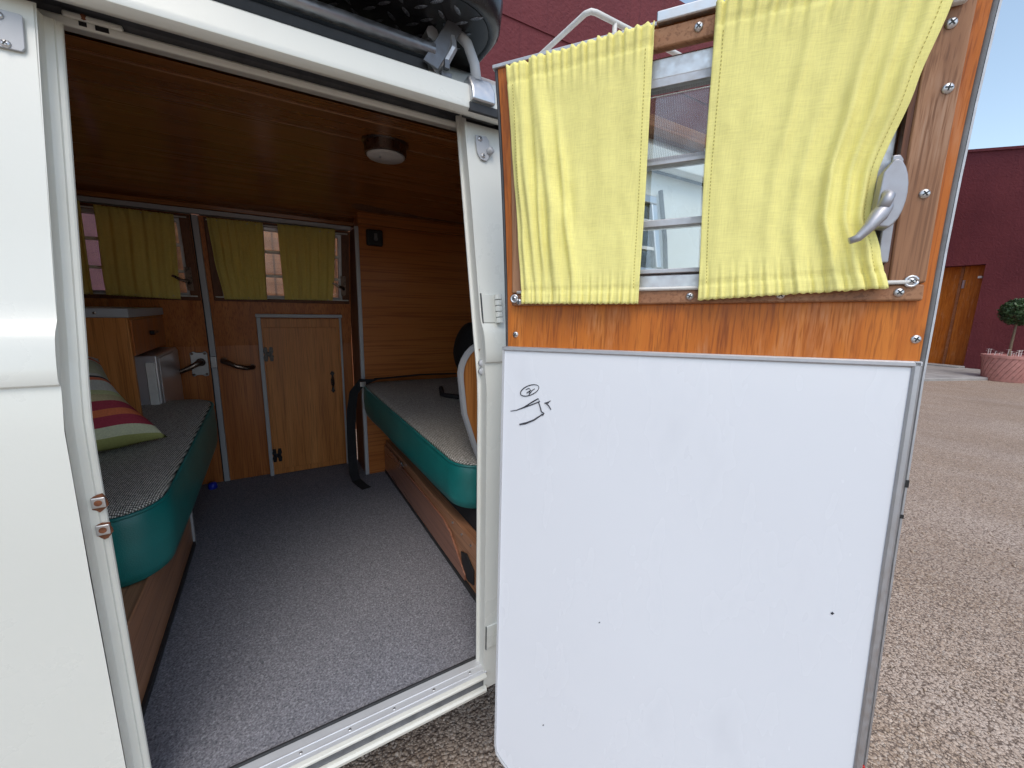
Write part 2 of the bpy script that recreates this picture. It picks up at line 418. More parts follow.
lm_ = MB(); rs = random.Random(11)
def stone(x, y, r):
    q = [Vector(v) for v in ((1, 0, 0), (.3, .95, 0), (-.8, .6, 0), (-.8, -.6, 0), (.3, -.95, 0))]; an = rs.uniform(0, 6.28); fx, fy, fz = rs.uniform(.8, 1.3), rs.uniform(.7, 1), rs.uniform(.45, .7)
    def tr(v): v = Vector((v.x * fx, v.y * fy, v.z * fz)) * r; v.rotate(Matrix.Rotation(an, 3, 'Z')); return Vector((x, y, r * .25)) + v
    b0 = [tr(v * rs.uniform(.85, 1.1) + Vector((0, 0, -.3))) for v in q]; b1 = [tr(v * rs.uniform(.72, .95) + Vector((0, 0, .45))) for v in q]; b2 = [tr(v * .4 + Vector((0, 0, .8))) for v in q]
    lm_.loft([b0, b1, b2], True, True)
for k_ in range(1500):
    ar = rs.random()
    if ar < .3: x, y = rs.uniform(-.1, 1.0), rs.uniform(.2, 1.6)
    else: dd_ = rs.uniform(.9, 5.5) ; an_ = rs.uniform(R(58), R(100)); x, y = dd_ * math.sin(an_), dd_ * math.cos(an_)
    stone(x, y, rs.choice((.004, .005, .006, .007, .009)))
lo_ = lm_.build('loose_stones', 'gravel_stone', smooth=True); lo_['kind'] = 'stuff'; lo_['label'] = 'loose small stones lying on the tan gravel yard'; lo_['category'] = 'stones'
bld = thing('red_building', 'dark red rendered building with two tall plain walls meeting behind the van', 'building', (15.0, 4.2, 0))
# wing parallel to the van, behind it
w = MB(); YW = 4.2
for a, b, z0, z1 in ((-14, -.62, 0, 5.3), (.75, 15.3, 0, 5.3), (-.62, .75, 2.3, 5.3)): w.box((a, YW, z0), (b, YW + .35, z1))
w.build('wall', 'red_render', bld)
w = MB(); w.box((-.62, YW + .12, 0), (.75, YW + .17, 2.3)); o = lab(w.build('door', 'timber', bld, bev=.004), 'orange brown timber boarded door')
w = MB()
for i in range(1, 8): w.box((-.62 + i * .17, YW + .112, .02), (-.605 + i * .17, YW + .121, 2.28))
w.build('batten', 'dark_wood', o)
for z in (3.05, 4.25):
    w = MB(); w.box((-14, YW - .012, z), (15.1, YW + .002, z + .03)); w.build('seam', 'red_render', bld)
# end wall, facing the van's side
d2 = Vector((-.103, -.995, 0)).normalized(); n2 = Vector((-d2.y, d2.x, 0)); P0 = Vector((15.215, 4.2, 0))
def EW(s, z, c): return P0 + d2 * s - n2 * c * (1 if n2.x > 0 else -1) + Vector((0, 0, z))   # c: towards the van
def ew_top(s): return 5.44 - .22 * min(s, 4)
w = MB()
w.prism(EW, [(0, 0), (.2, 0), (.2, 5.4), (0, 5.44)], -.4, 0)
w.prism(EW, [(.2, 2.6), (1.265, 2.6), (1.265, ew_top(1.265)), (.2, ew_top(.2))], -.4, 0)
w.prism(EW, [(1.265, 0), (4, 0), (4, ew_top(4)), (1.265, ew_top(1.265))], -.4, 0)
w.prism(EW, [(4, 0), (14, 0), (14, 4.56), (4, 4.56)], -.4, 0)
w.build('wall', 'red_render', bld)
w = MB(); w.prism(EW, [(0, ew_top(0)), (4, ew_top(4)), (14, 4.56), (14, 4.62), (4, ew_top(4) + .06), (0, ew_top(0) + .06)], -.45, .04); w.build('coping', 'red_render', bld)
w = MB(); w.mbox(EW, (.2, .05, -.34), (1.265, 2.6, -.29)); d = lab(w.build('door', 'orange_wood', bld), 'brown and orange wooden entrance door in a recess')
w = MB(); w.mbox(EW, (.78, .05, -.288), (.83, 2.6, -.25)); w.build('door_stile', 'timber', d)
w = MB(); w.mbox(EW, (.2, .05, -.288), (.42, 2.6, -.27)); w.build('door_panel', 'dark_wood', d)
w = MB(); w.mbox(EW, (.845, 2.05, -.285), (.885, 2.25, -.24)); w.build('hinge', 'alu', d)
w = MB(); w.mbox(EW, (0, -.02, .0), (1.3, .10, .35)); w.build('door_step', 'concrete', bld, bev=.01)
w = MB(); w.mbox(EW, (1.13, 2.28, -.25), (1.2, 2.33, -.14)); w.build('door_lamp', 'white_plastic', bld)
# pink rendered yard wall glimpsed through the far window
w = MB(); w.box((-5, 3.75, 0), (-.75, 3.95, 2.6)); tag(w.build('yard_wall', 'stone_pink', bev=.01), 'pink rendered yard wall glimpsed through the left far window', 'wall')

# potted tree
pt = thing('potted_tree', 'clipped ball topped small tree in a pink terracotta pot by the red wall', 'potted tree', (13.3, 1.98, 0))
px, py = 13.3, 1.98
b = MB(); b.lathe((px, py, 0), [(.30, 0), (.315, .02), (.375, .49), (.39, .49), (.395, .545), (.36, .55), (.355, .49), (.01, .48)], 36); pot = b.build('pot', 'terracotta', pt, autos=40)
b = MB()
for k in range(60):     # woven diagonal relief
    a = 2 * PI * k / 26
    for sgn in (1,):
        pts = []
        for j in range(7):
            t = j / 6; r = .319 + .056 * t; aa = a + sgn * t * .6
            pts.append((px + r * math.cos(aa), py + r * math.sin(aa), .05 + .43 * t))
        b.tube(pts, .005, 4)
b.build('relief', 'terracotta', pot)
b = MB(); b.tube([(px, py, .48), (px + .01, py + .005, .8), (px - .008, py, 1.05), (px, py, 1.45)], [.028, .022, .02, .012], 8)
for k in range(7):
    a = k * 2.4; b.tube([(px, py, 1.2 + .03 * k), (px + .12 * math.cos(a), py + .12 * math.sin(a), 1.36 + .02 * k)], [.01, .004], 6)
b.build('trunk', 'bark', pt)
b = MB(); rnd = random.Random(3)
for k in range(2600):
    dv = Vector((rnd.gauss(0, 1), rnd.gauss(0, 1), rnd.gauss(0, 1))).normalized()
    rad = .285 * (1 + .16 * noise.noise(dv * 2.7)) * rnd.uniform(.55, 1.0) ** .5
    p = Vector((px, py, 1.44)) + Vector((dv.x * rad, dv.y * rad, dv.z * rad * .95))
    q = (dv + Vector((rnd.gauss(0, .6), rnd.gauss(0, .6), rnd.gauss(0, .6)))).normalized()
    x = q.orthogonal().normalized(); x.rotate(Matrix.Rotation(rnd.uniform(0, 6.3), 3, q)); y = q.cross(x); L = rnd.uniform(.022, .042)
    b.b.faces.new([b.b.verts.new(p + v) for v in (-x * L, y * L * .45, x * L, -y * L * .45)])
b.build('crown', 'leaf', pt)
for k in range(16):
    b = MB(); a = rnd.uniform(0, 6.28); r = rnd.uniform(.12, .35); p = Vector((px + r * math.cos(a), py + r * math.sin(a), rnd.uniform(.55, .66)))
    b.tube([(p.x, p.y, .5), p], .004, 4)
    for j in range(5):
        q = p + Vector((.025 * math.cos(j * 1.26), .025 * math.sin(j * 1.26), .006)); u1 = Vector((math.cos(j * 1.26), math.sin(j * 1.26), .2)); u2 = Vector((-u1.y, u1.x, 0))
        b.b.faces.new([b.b.verts.new(q + v) for v in (-u1 * .022, u2 * .016, u1 * .022, -u2 * .016)])
    b.build('flower', 'flower', pt)

# ------------------------------------------------------------------ THE VAN
van = thing('camper_van', 'old white camper van with its side cargo door swung open', 'van', (0, 1.45, 0))
X0, X1 = -1.75, 1.62            # visible length of body
# skin profile (z, outward offset)
prof = [(.40, -.012), (.405, .0), (.60, .002), (.90, .003), (1.10, .002), (1.148, 0), (1.155, .001), (1.158, .006), (1.166, .0095), (1.18, .0115), (1.198, .0120), (1.212, .0110), (1.222, .0085), (1.230, .004), (1.236, .001), (1.26, -.001), (1.35, 0), (1.45, .001), (1.55, 0), (1.612, -.001), (1.624, -.002)]
def skin(mb, xs, cut=None):
    mb.loft([[Vector((x, YN(z) - o, z)) for (z, o) in prof] for x in xs])
def jamb(mb, sec, z0, z1, n=26, sh=0, sh0=0):
    rows = []
    for i in range(n + 1):
        z = z0 + (z1 - z0) * i / n
        rows.append([Vector((x + sh0 + sh * max(0, z - 1.05) / .5, .70 + tumble(z) + dy, z)) for x, dy in sec])
    mb.loft(rows)
# closed front leaf of the cargo doors
leaf = MB(); leaf.loft([[Vector((x + (.008 * max(0, z - 1.05) / .5 if x > -.3 else 0), YN(z) - o, z)) for (z, o) in prof] for x in (-.815, -.52, -.236, -.231)])
# the cap that closes the belt moulding at the leaf's edge
cap = [(z, o) for z, o in prof if 1.145 <= z <= 1.262]
leaf.b.faces.new([leaf.b.verts.new(Vector((-.231 + .008 * max(0, z - 1.05) / .5, YN(z) - o, z))) for z, o in cap])
cleaf = lab(leaf.build('cargo_door', 'van_white', van, autos=35), 'white closed front leaf of the cargo doors')
jb = MB(); jamb(jb, [(-.2305, -.001), (-.2312, .003), (-.2318, .021), (-.2305, .0255), (-.2260, .027), (-.2222, .0272), (-.2210, .0298), (-.2172, .0302), (-.2152, .0318), (-.2146, .0345), (-.2160, .039), (-.235, .050), (-.30, .066)], .40, 1.622, sh=.006)
jb.build('door_edge', 'jamb_white', cleaf, autos=25)
jb = MB(); jamb(jb, [(-.30, .068), (-.80, .068)], .42, 1.64); jb.build('inner_panel', 'dark_wood', cleaf)
for z in (.990, .950):
    s = MB(); s.box((-.2268, .7232, z - .0075), (-.2120, .7262, z + .0075)); sc_ = s.build('striker_screw', 'screw_steel', cleaf, bev=.003)
    s = MB(); s.lathe((-.2194, .7230, z), [(.0045, .001), (.0040, -.0008), (.001, -.001)], 12, 'Y'); s.build('screw', 'rust', cleaf)
    s = MB(); pts = []
    for k in range(16):
        a = 2 * PI * k / 16; r = .0125 * (1 + .35 * noise.noise(Vector((math.cos(a) * 2, math.sin(a) * 2, z * 50)))); pts.append((-.2200 + r * .8 * math.cos(a), z - .002 + r * 1.0 * math.sin(a)))
    s.prism(lambda x, zz, c: Vector((x, .7266 + c, zz)), pts, 0, .004); s.build('rust_stain', 'rust', cleaf)
# body sides ahead of and behind the openings, on the near side
bs = MB(); skin(bs, (X0, -.82)); lab(bs.build('body_side', 'van_white', van, autos=35), 'front side panel beside the closed door')
# rear side with a window hole: lower skin + strips round the window
WX0, WX1, WZ0, WZ1 = .60, .895, 1.352, 1.560
XPR = .358
rear = MB(); skin(rear, (XPR, XPR + .004, .48))
lowp = [p for p in prof if p[0] <= 1.26]
rear.loft([[Vector((x, YN(z) - o, z)) for z, o in lowp + [(WZ0, 0)]] for x in (.48, X1)])
rear.loft([[NEAR(x, z, 0) for z in (WZ1, 1.624)] for x in (.48, X1)])
rear.loft([[NEAR(x, z, 0) for z in (WZ0, 1.45, WZ1)] for x in (.48, WX0)])
rear.loft([[NEAR(x, z, 0) for z in (WZ0, 1.45, WZ1)] for x in (WX1, X1)])
rear.b.faces.new([rear.b.verts.new(Vector((XPR, YN(z) - o, z))) for z, o in cap])
lab(rear.build('body_side', 'van_white', van, autos=35), 'rear side panel behind the open door')
wf = MB(); t = .022
for lo, hi in (((WX0, WZ0, -.02), (WX1, WZ0 + t, .010)), ((WX0, WZ1 - t, -.02), (WX1, WZ1, .010)), ((WX0, WZ0 + t, -.02), (WX0 + t, WZ1 - t, .010)), ((WX1 - t, WZ0 + t, -.02), (WX1, WZ1 - t, .010))):
    wf.mbox(NEAR, lo, hi)
wf = wf.build('window', 'alu', van, bev=.004)
wp = MB(); wp.mbox(NEAR, (WX0 + t, WZ0 + t, -.006), (WX1 - t, WZ1 - t, -.001)); wp.build('pane', 'glass_dark', wf)
for z in (1.42, 1.49): sl = MB(); sl.mbox(NEAR, (WX0 + t, z, -.012), (WX1 - t, z + .008, .004)); sl.build('glazing_bar', 'white_plastic', wf)
sl = MB(); sl.tube([NEAR(WX1 + .012, 1.575, .012), NEAR(WX1 + .012, 1.45, .014), NEAR(WX1 + .008, 1.36, .012)], .006, 8); sl.build('rubber_seal', 'dark_seal', wf)
# door post (lip, channel) at the right of the opening
jp = MB(); jamb(jp, [(.40, .068), (.370, .050), (.3570, .039), (.3552, .035), (.3550, .032), (.3568, .0302), (.3592, .0296), (.3606, .027), (.3610, .018), (.3604, .010), (.3606, .002), (.361, 0)], .40, 1.645)
post = jp.build('door_post', 'jamb_white', van, autos=25)
for z in (1.135, 1.118):
    s = MB(); s.lathe((.3622, .7235, z + .018), [(.0075, .008), (.0075, .002), (.005, .0), (.001, -.0005)], 14, 'Y')
    s.build('rubber_buffer', 'grey_trim', post, smooth=True)
# hinges
def hinge(z):
    h = MB(); h.mbox(NEAR, (.362, z - .028, .0), (.392, z + .028, .004))
    o = h.build('hinge', 'van_white', van, bev=.0015)
    k = MB()
    for i in range(5): k.tube([NEAR(.396, z - .028 + i * .0114, .010), NEAR(.396, z - .0185 + i * .0114, .010)], .0075, 12)
    k.build('knuckle', 'van_white', o, autos=40)
    k = MB(); k.mbox(NEAR, (.361, z - .029, .0), (.3625, z + .029, .0045)); k.build('gap_line', 'dark_seal', o)
hinge(1.262); hinge(.54)
# bracket plates either side of the opening, under the gutter
for xa in (.3775, -.262):
    pts = [(xa, 1.557), (xa, 1.602), (xa + .027, 1.602), (xa + .029, 1.600), (xa + .029, 1.562), (xa + .026, 1.557)] if xa < 0 else [(xa, 1.600), (xa + .024, 1.602), (xa + .030, 1.594), (xa + .028, 1.562), (xa + .020, 1.552), (xa + .008, 1.554), (xa + .001, 1.566)]
    h = MB(); h.prism(NEAR, pts, 0.001, .0045); o = h.build('bracket_plate', 'grey_trim', van, bev=.001)
    for ax, az in ((.009, 1.594), (.013, 1.562)):
        h = MB(); h.disc_screw(NEAR, xa + ax, az, .0045, .005); h.build('screw', ['screw_steel', 'black'], o, smooth=True)
    if xa > 0:
        h = MB(); h.tube([NEAR(xa + .027, 1.570, .0), NEAR(xa + .030, 1.575, .012)], .007, 12); h.build('stud', 'grey_trim', o, smooth=True)
# sill
def YZ(x, y, z): return Vector((x, y, z))
def sec_x(mb, sec, x0, x1): mb.loft([[Vector((x, y, z)) for y, z in sec] for x in (x0, x1)], False)
sl = MB(); sec_x(sl, [(.745, .456), (.742, .4590), (.739, .4590), (.737, .455)], XL, XR); sill = sl.build('sill', 'rubber', van)
sl = MB(); sec_x(sl, [(.738, .4545), (.7205, .4535), (.7195, .4547), (.7185, .4533), (.7065, .452), (.7055, .4532), (.7045, .4518), (.697, .451)], XL, XR + .0); sl.build('tread_plate', 'alu_tread', sill)
sl = MB(); sec_x(sl, [(.697, .4512), (.690, .4502), (.6885, .4475), (.6890, .4435), (.694, .441), (.703, .440)], XL - .003, XR - .004); lab(sl.build('sill_lip', 'jamb_white', sill), 'white painted step edge')
sl = MB(); sec_x(sl, [(.695, .4408), (.701, .434), (.703, .426), (.702, .418), (.699, .414)], XL - .003, XR - .006); sl.build('sill_seal', 'grey_seal', sill)
sl = MB(); sec_x(sl, [(.703, .414), (.699, .4165), (.693, .416), (.690, .411), (.692, .403), (.700, .399), (.73, .396)], X0, XPR + .004); lab(sl.build('sill_lip', 'jamb_white', sill, autos=30), 'outer white lower sill edge')
for i in range(7):
    s = MB(); x = -.18 + i * .085; s.lathe((x, .7125, .4518), [(.0035, 0), (.003, .0016), (.001, .002)], 10); s.build('screw', 'alu', sill, smooth=True)
# header lip above the opening
hd = MB(); sec_x(hd, [(.90, 1.6405), (.866, 1.6325), (.8585, 1.6290), (.8555, 1.6295), (.8540, 1.6320), (.8535, 1.6375), (.8550, 1.6400), (.8600, 1.6415)], XL - .02, XR + .03)
hdr = hd.build('header_lip', 'jamb_white', van, autos=30)
hd = MB(); sec_x(hd, [(.862, 1.6405), (.858, 1.650), (.84, 1.655), (.80, 1.645), (.785, 1.628)], X0, X1); hd.build('header_seal', 'dark_seal', hdr)
st = MB(); st.box((-.196, .8530, 1.632), (-.188, .8575, 1.6375)); st.build('striker_slot', 'black', hdr); st = MB(); st.box((-.1795, .8530, 1.6315), (-.1655, .8570, 1.6375)); st.build('striker_slot', 'black', hdr)
st = MB(); st.box((-.212, .8515, 1.6385), (-.150, .860, 1.6465)); st.build('striker_plate', 'jamb_white', hdr, bev=.003)
st = MB(); st.lathe((-.190, .852, 1.643), [(.004, 0), (.001, -.001)], 8, 'Y'); st.build('rust_stain', 'rust', hdr)
# gutter and roof
gu = MB(); sec_x(gu, [(.800, 1.632), (.788, 1.6245), (.778, 1.6222), (.7745, 1.6228), (.7650, 1.6300), (.7645, 1.6325), (.766, 1.640), (.7725, 1.672), (.778, 1.676), (.785, 1.672)], X0, X1)
gu.build('gutter', 'van_white', van, autos=30)
rf = MB(); rsec = [(.785, 1.668), (.83, 1.715), (.92, 1.775), (1.10, 1.83), (1.30, 1.855), (1.46, 1.86), (1.62, 1.855), (1.82, 1.83), (2.0, 1.775), (2.09, 1.715), (2.135, 1.668), (2.15, 1.62)]
sec_x(rf, rsec, X0, X1); rf.build('roof', 'van_white', van, smooth=True)
# ceiling inside: varnished panels
def ZC(y): return 1.735 - .10 * ((y - 1.46) / .6) ** 2
ce = MB(); ys = [.86 + i * (2.06 - .86) / 20 for i in range(21)]
ce.loft([[Vector((x, y, ZC(y))) for y in ys] for x in (-.80, -.3, .2, .7, 1.58)])
ceil = ce.build('ceiling', 'ceiling_wood', van, smooth=True, solid=.006)
for y, wd in ((1.085, .006), (1.30, .0035)):
    s = MB(); s.loft([[Vector((x, yy, ZC(yy) - .0035 - h)) for yy, h in ((y - wd / 2, 0), (y - wd / 4, .002), (y + wd / 4, .002), (y + wd / 2, 0))] for x in (-.80, 1.58)])
    s.build('ceiling_seam', 'trim_wood_x', ceil)
s = MB(); s.loft([[Vector((x, y, z)) for y, z in ((.90, 1.6395), (.95, 1.6585), (.952, 1.656), (.90, 1.6365))] for x in (-.80, 1.58)]); s.build('ceiling_edge', 'ceiling_wood', ceil)
# far header strips
s = MB(); sec_x(s, [(2.06, 1.668), (2.045, 1.660), (2.050, 1.622), (2.07, 1.618)], -.80, .372); s.build('cornice', 'ceiling_wood', van)
s = MB(); s.mbox(lambda x, z, c: Vector((x, YF(z) - c, z)), (-.80, 1.6015, -.01), (.352, 1.6195, .006)); s.build('header_strip', 'grey_trim', van, bev=.003)
# underfloor, end walls and far wall outer shell
fl = MB(); fl.box((X0, .735, .412), (X1, 2.2, .449)); fl.build('floor', 'black', van)
en = MB(); en.box((X0 - .03, .74, .33), (X0, 2.15, 1.66)); lab(en.build('body_end', 'van_white', van), 'front end of the body'); en = MB(); en.box((X1, .74, .33), (X1 + .03, 2.15, 1.66)); lab(en.build('body_end', 'van_white', van), 'rear end of the body')
bh = MB(); bh.box((-.83, .77, ZF), (-.805, 2.15, 1.66)); bh.build('bulkhead', 'door_wood', van)
# far side: two closed cargo doors with wood lining and a window each
def panel_with_hole(mb, fn, x0, x1, z0, z1, hx0, hx1, hz0, hz1, c0, c1, zs=()):
    mb.mbox(fn, (x0, z0, c0), (x1, hz0, c1), (1, 4)); mb.mbox(fn, (x0, hz1, c0), (x1, z1, c1))
    mb.mbox(fn, (x0, hz0, c0), (hx0, hz1, c1)); mb.mbox(fn, (hx1, hz0, c0), (x1, hz1, c1))
def far_door(x0, x1, hx0, hx1, text):
    hz0, hz1 = 1.285, 1.585
    d = MB(); panel_with_hole(d, FAR, x0, x1, .458, 1.597, hx0, hx1, hz0, hz1, -.02, 0)
    d = lab(d.build('cargo_door', 'door_wood', van), text)
    o = MB(); panel_with_hole(o, FAR, x0, x1, .42, 1.62, hx0, hx1, hz0, hz1, -.06, -.04); o.build('outer_skin', 'van_white', d)
    t = .016; f = MB()
    panel_with_hole(f, FAR, hx0, hx1, hz0, hz1, hx0 + t, hx1 - t, hz0 + t, hz1 - t, -.045, -.012)
    f.build('window_frame', 'alu_dull', d)
    f = MB(); q = .028
    panel_with_hole(f, FAR, hx0 - q, hx1 + q, hz0 - q * .5, hz1 + q * .3, hx0 + .004, hx1 - .004, hz0 + .004, hz1 - .004, -.012, .008)
    f.build('window_trim', 'dark_wood', d, bev=.003)
    for k in (1, 2):
        f = MB(); z = hz0 + (hz1 - hz0) * k / 3; f.mbox(FAR, (hx0 + t, z - .005, -.044), (hx1 - t, z + .005, -.014)); f.build('louvre_bar', 'white_plastic', d)
    f = MB(); f.mbox(FAR, (hx0 + t, hz0 + t, -.036), (hx1 - t, hz1 - t, -.033)); f.build('pane', 'glass', d)
    for zz in (1.583, 1.288):
        f = MB(); f.tube([FAR(hx0 - .02, zz, .016), FAR(hx1 + .02, zz, .016)], .003, 6); f.build('curtain_rod', 'white_plastic', d)
    # window catch: small curved lever at the right of the window
    f = MB(); xx = hx1 - .012
    f.tube([FAR(xx + .012, 1.34, .010), FAR(xx + .006, 1.345, .030), FAR(xx - .012, 1.350, .036), FAR(xx - .030, 1.362, .034), FAR(xx - .038, 1.364, .034)], [.008, .007, .006, .005, .004], 8)
    f.mbox(FAR, (xx + .002, 1.31, .006), (xx + .022, 1.40, .013)); f.build('window_catch', 'dark_metal', d)
    return d
dl = far_door(-.80, -.238, -.62, -.268, 'varnished wood lined left far door with lock plate')
dr = far_door(-.212, .345, -.168, .312, 'varnished wood lined right far door behind the cupboard')
s = MB(); s.mbox(FAR, (-.2335, .458, -.02), (-.2135, 1.597, .006), (1, 6)); s.build('door_seam_strip', 'grey_trim', van, bev=.002)
s = MB(); s.mbox(FAR, (-.2378, .458, -.02), (-.2335, 1.597, .0035), (1, 6)); s.build('door_seam_seal', 'black', van)
# lock plate and handles
s = MB(); s.prism(FAR, [(-.302, .955), (-.296, .950), (-.286, .956), (-.268, .956), (-.258, .950), (-.246, .952), (-.243, .962), (-.243, 1.050), (-.250, 1.058), (-.262, 1.053), (-.280, 1.053), (-.292, 1.058), (-.303, 1.052)], .002, .012)
lp = s.build('lock_plate', 'zinc', dl, bev=.002)
s = MB()
for x, z in ((-.296, 1.048), (-.252, 1.048), (-.296, .96), (-.252, .96)): s.disc_screw(FAR, x, z, .012, .005)
s.lathe(FAR(-.268, 1.012, .018), [(.018, .008), (.016, -.004), (.010, -.008)], 16, 'Y'); s.build('screw', 'dark_metal', lp, smooth=True) if False else s.build('lock_boss', 'dark_metal', lp, smooth=True)
s = MB(); s.tube([FAR(-.266, 1.014, .016), FAR(-.268, 1.013, .040), FAR(-.280, 1.008, .050), (lambda v: v)(FAR(-.31, .990, .052)), FAR(-.345, .976, .050), FAR(-.365, .974, .046)], [.012, .0115, .011, .010, .0095, .008], 12)
s.build('handle', 'dark_metal', dl, smooth=True)
s = MB(); s.mbox(FAR, (-.234, .985, .006), (-.212, 1.035, .016)); s.build('lock_keep', 'zinc', dr, bev=.002)
s = MB(); s.tube([FAR(-.188, 1.014, .002), FAR(-.186, 1.014, .032), FAR(-.172, 1.009, .046), FAR(-.14, .992, .050), FAR(-.105, .982, .048), FAR(-.085, .982, .030), FAR(-.083, .982, .002)], [.014, .012, .0105, .010, .010, .0105, .012], 12)
s.build('handle', 'dark_metal', dr, smooth=True)
# wheels
for wx in (1.12, -1.30):
    for wy in (.75, 2.0):
        b = MB(); b.lathe((wx, wy, .325), [(.20, .0), (.29, .0), (.318, .02), (.325, .05), (.325, .11), (.318, .14), (.29, .16), (.20, .16)], 40, 'Y'); wh = b.build('wheel', 'tyre', van, autos=40)
        b = MB(); b.lathe((wx, wy, .325), [(.205, .01), (.19, .012), (.16, .03), (.10, .018), (.05, .016), (.001, .012)] if wy < 1 else [(.205, .15), (.19, .148), (.1, .14), (.001, .145)], 32, 'Y'); b.build('rim', 'grey_trim', wh, smooth=True)

# ------------------------------------------------------------------ THE OPEN DOOR (its own frame: a along the door, b up it, c towards its inner face)
HD = Vector((.367, .645, 1.215)); U = Vector((.595, -.803, .027)).normalized(); K = Vector((.041, .064, .997)); K = (K - U * K.dot(U)).normalized(); N = U.cross(K)
def EDGE(b): return lerp_(b, [(-.95, .5690), (-.6, .5715), (-.3, .5745), (-.03, .5795), (.02, .5820), (.28, .5865), (.45, .5900)])
def lerp_(t, P):
    if t <= P[0][0]: return P[0][1]
    for (t0, v0), (t1, v1) in zip(P, P[1:]):
        if t <= t1: return v0 + (v1 - v0) * (t - t0) / (t1 - t0)
    return P[-1][1]
def EL(b): return lerp_(b, [(-.9, .006), (0, .0085), (.05, .005), (.15, .002), (.43, -.0035)])
def DE(a, b, c):
    if a > .58: return D(a - .5925 + EDGE(b), b, c)
    if a < .01: return D(a + .002 + EL(b), b, c)
    return D(a, b, c)
def D(a, b, c): return HD + U * a + K * b + N * (c + .2222 * max(0, b + .02) ** 2)
od = MB(); panel_with_hole(od, D, -.002, .5925, -.90, .425, .045, .545, .066, .404, -.018, 0)
# finer vertical subdivision so that the panel follows the door's curve
od.b.free(); od = MB()
for a0, a1, b0, b1, nb in ((-.002, .5925, -.80, .066, 6), (-.002, .045, .066, .404, 8), (.545, .5925, .066, .404, 8), (-.002, .5925, .404, .425, 1)):
    od.mbox(DE, (a0, b0, -.016), (a1, b1, 0), (1, nb))
BOT = [(.006, -.80), (.008, -.820), (.018, -.838), (.042, -.858), (.062, -.864), (EDGE(-.87), -.866), (EDGE(-.80), -.80)]
od.prism(D, BOT, -.016, -.0001)
door = lab(od.build('cargo_door', 'orange_wood', van), 'open rear cargo door showing its varnished inner face')
sh = MB()
for a0, a1, b0, b1, nb in ((-.008, .6030, -.80, .05, 6), (-.008, .045, .05, .42, 8), (.552, .6030, .05, .42, 8), (-.012, .6030, .42, .438, 1)):
    sh.mbox(DE, (a0, b0, -.045), (a1, b1, -.028), (1, nb))
sh.prism(D, BOT, -.045, -.028)
lab(sh.build('outer_skin', 'van_white', door, bev=.003), 'white painted outer skin of the door')
sh = MB()
sh.mbox(DE, (.5928, -.868, -.027), (.6005, .44, -.003), (1, 16)); sh.build('weather_seal', 'grey_seal', door, bev=.004)
sh = MB()
sh.mbox(DE, (-.0085, -.80, -.027), (-.0025, .43, .001), (1, 16)); sh.build('weather_seal', 'dark_seal', door, bev=.003)
sh = MB(); sh.mbox(DE, (.6007, -.868, -.030), (.6030, .44, -.006), (1, 16)); lab(sh.build('door_flange', 'alu_dull', door), 'thin bright metal edge')
sh = MB(); sh.mbox(DE, (.5935, -.71, -.0035), (.5995, -.605, .0005)); sh.build('reflector', 'red_lens', door, bev=.001)
# latch cut-outs in the edge
sh = MB(); sh.mbox(DE, (.598, -.192, -.012), (.6033, -.182, -.004)); sh.build('latch_bolt', 'black', door)
sh = MB(); sh.mbox(DE, (.598, -.235, -.012), (.6032, -.230, -.004)); sh.build('latch_bolt', 'black', door)
# drip rail on top of the door
sh = MB(); sh.mbox(D, (-.012, .4252, -.02), (.592, .4310, .004), (1, 1)); sh.mbox(D, (-.012, .4312, -.02), (.592, .4355, -.004)); sh.build('drip_rail', 'alu_dull', door, bev=.0015)
sh = MB(); sh.mbox(D, (.24, .4215, .0045), (.318, .4345, .016)); sh.build('curtain_track', 'alu', door, bev=.002)
sh = MB(); sh.mbox(D, (.545, .366, .0105), (.562, .392, .022)); sh.build('rod_bracket', 'white_plastic', door, bev=.004)
# wood trim boards round the window
def trim(a0, a1, b0, b1, c1, mat, nb=1):
    t = MB(); t.mbox(D, (a0, b0, .0005), (a1, b1, c1), (1, nb)); return t.build('window_trim', mat, door, bev=.003)
trim(.016, .572, .051, .0715, .010, 'trim_wood_x'); trim(.016, .5345, .394, .418, .012, 'trim_wood_x')
trim(.5350, .5725, .0725, .416, .0105, 'trim_wood', 10); trim(.016, .047, .0725, .393, .010, 'trim_wood', 10)
sh = MB(); sh.mbox(D, (.529, .0735, -.012), (.5348, .392, .0085), (1, 8)); sh.build('rebate', 'dark_wood', door)
# window frame, glazing, screen
wf = MB()
for a0, a1, b0, b1, nb in ((.047, .529, .0740, .098, 1), (.047, .529, .366, .3935, 1), (.047, .066, .098, .366, 8), (.511, .529, .098, .366, 8)):
    wf.mbox(D, (a0, b0, -.030), (a1, b1, -.006), (1, nb))
wf.build('window_frame', 'alu', door, bev=.003)
for zz in ((.0985, .105, -.030, .0), (.355, .366, -.02, -.002)):
    wf = MB(); wf.mbox(D, (.066, zz[0], zz[2]), (.511, zz[1], zz[3])); wf.build('window_rail', 'alu_dull', door, bev=.001)
for b in (.175, .2625):
    wf = MB(); wf.mbox(D, (.066, b - .0055, -.030), (.511, b + .0055, -.010)); wf.build('louvre_bar', 'alu_dull', door, bev=.0015)
for b0, b1 in ((.106, .169), (.181, .257), (.268, .354)):
    wf = MB(); wf.mbox(D, (.066, b0, -.0235), (.511, b1, -.0205), (1, 3)); wf.build('pane', 'glass', door)
wf = MB(); wf.loft([[D(a, .262 + .092 * i / 4, -.008) for i in range(5)] for a in (.066, .511)]); wf.build('fly_screen', 'fly_screen', door)
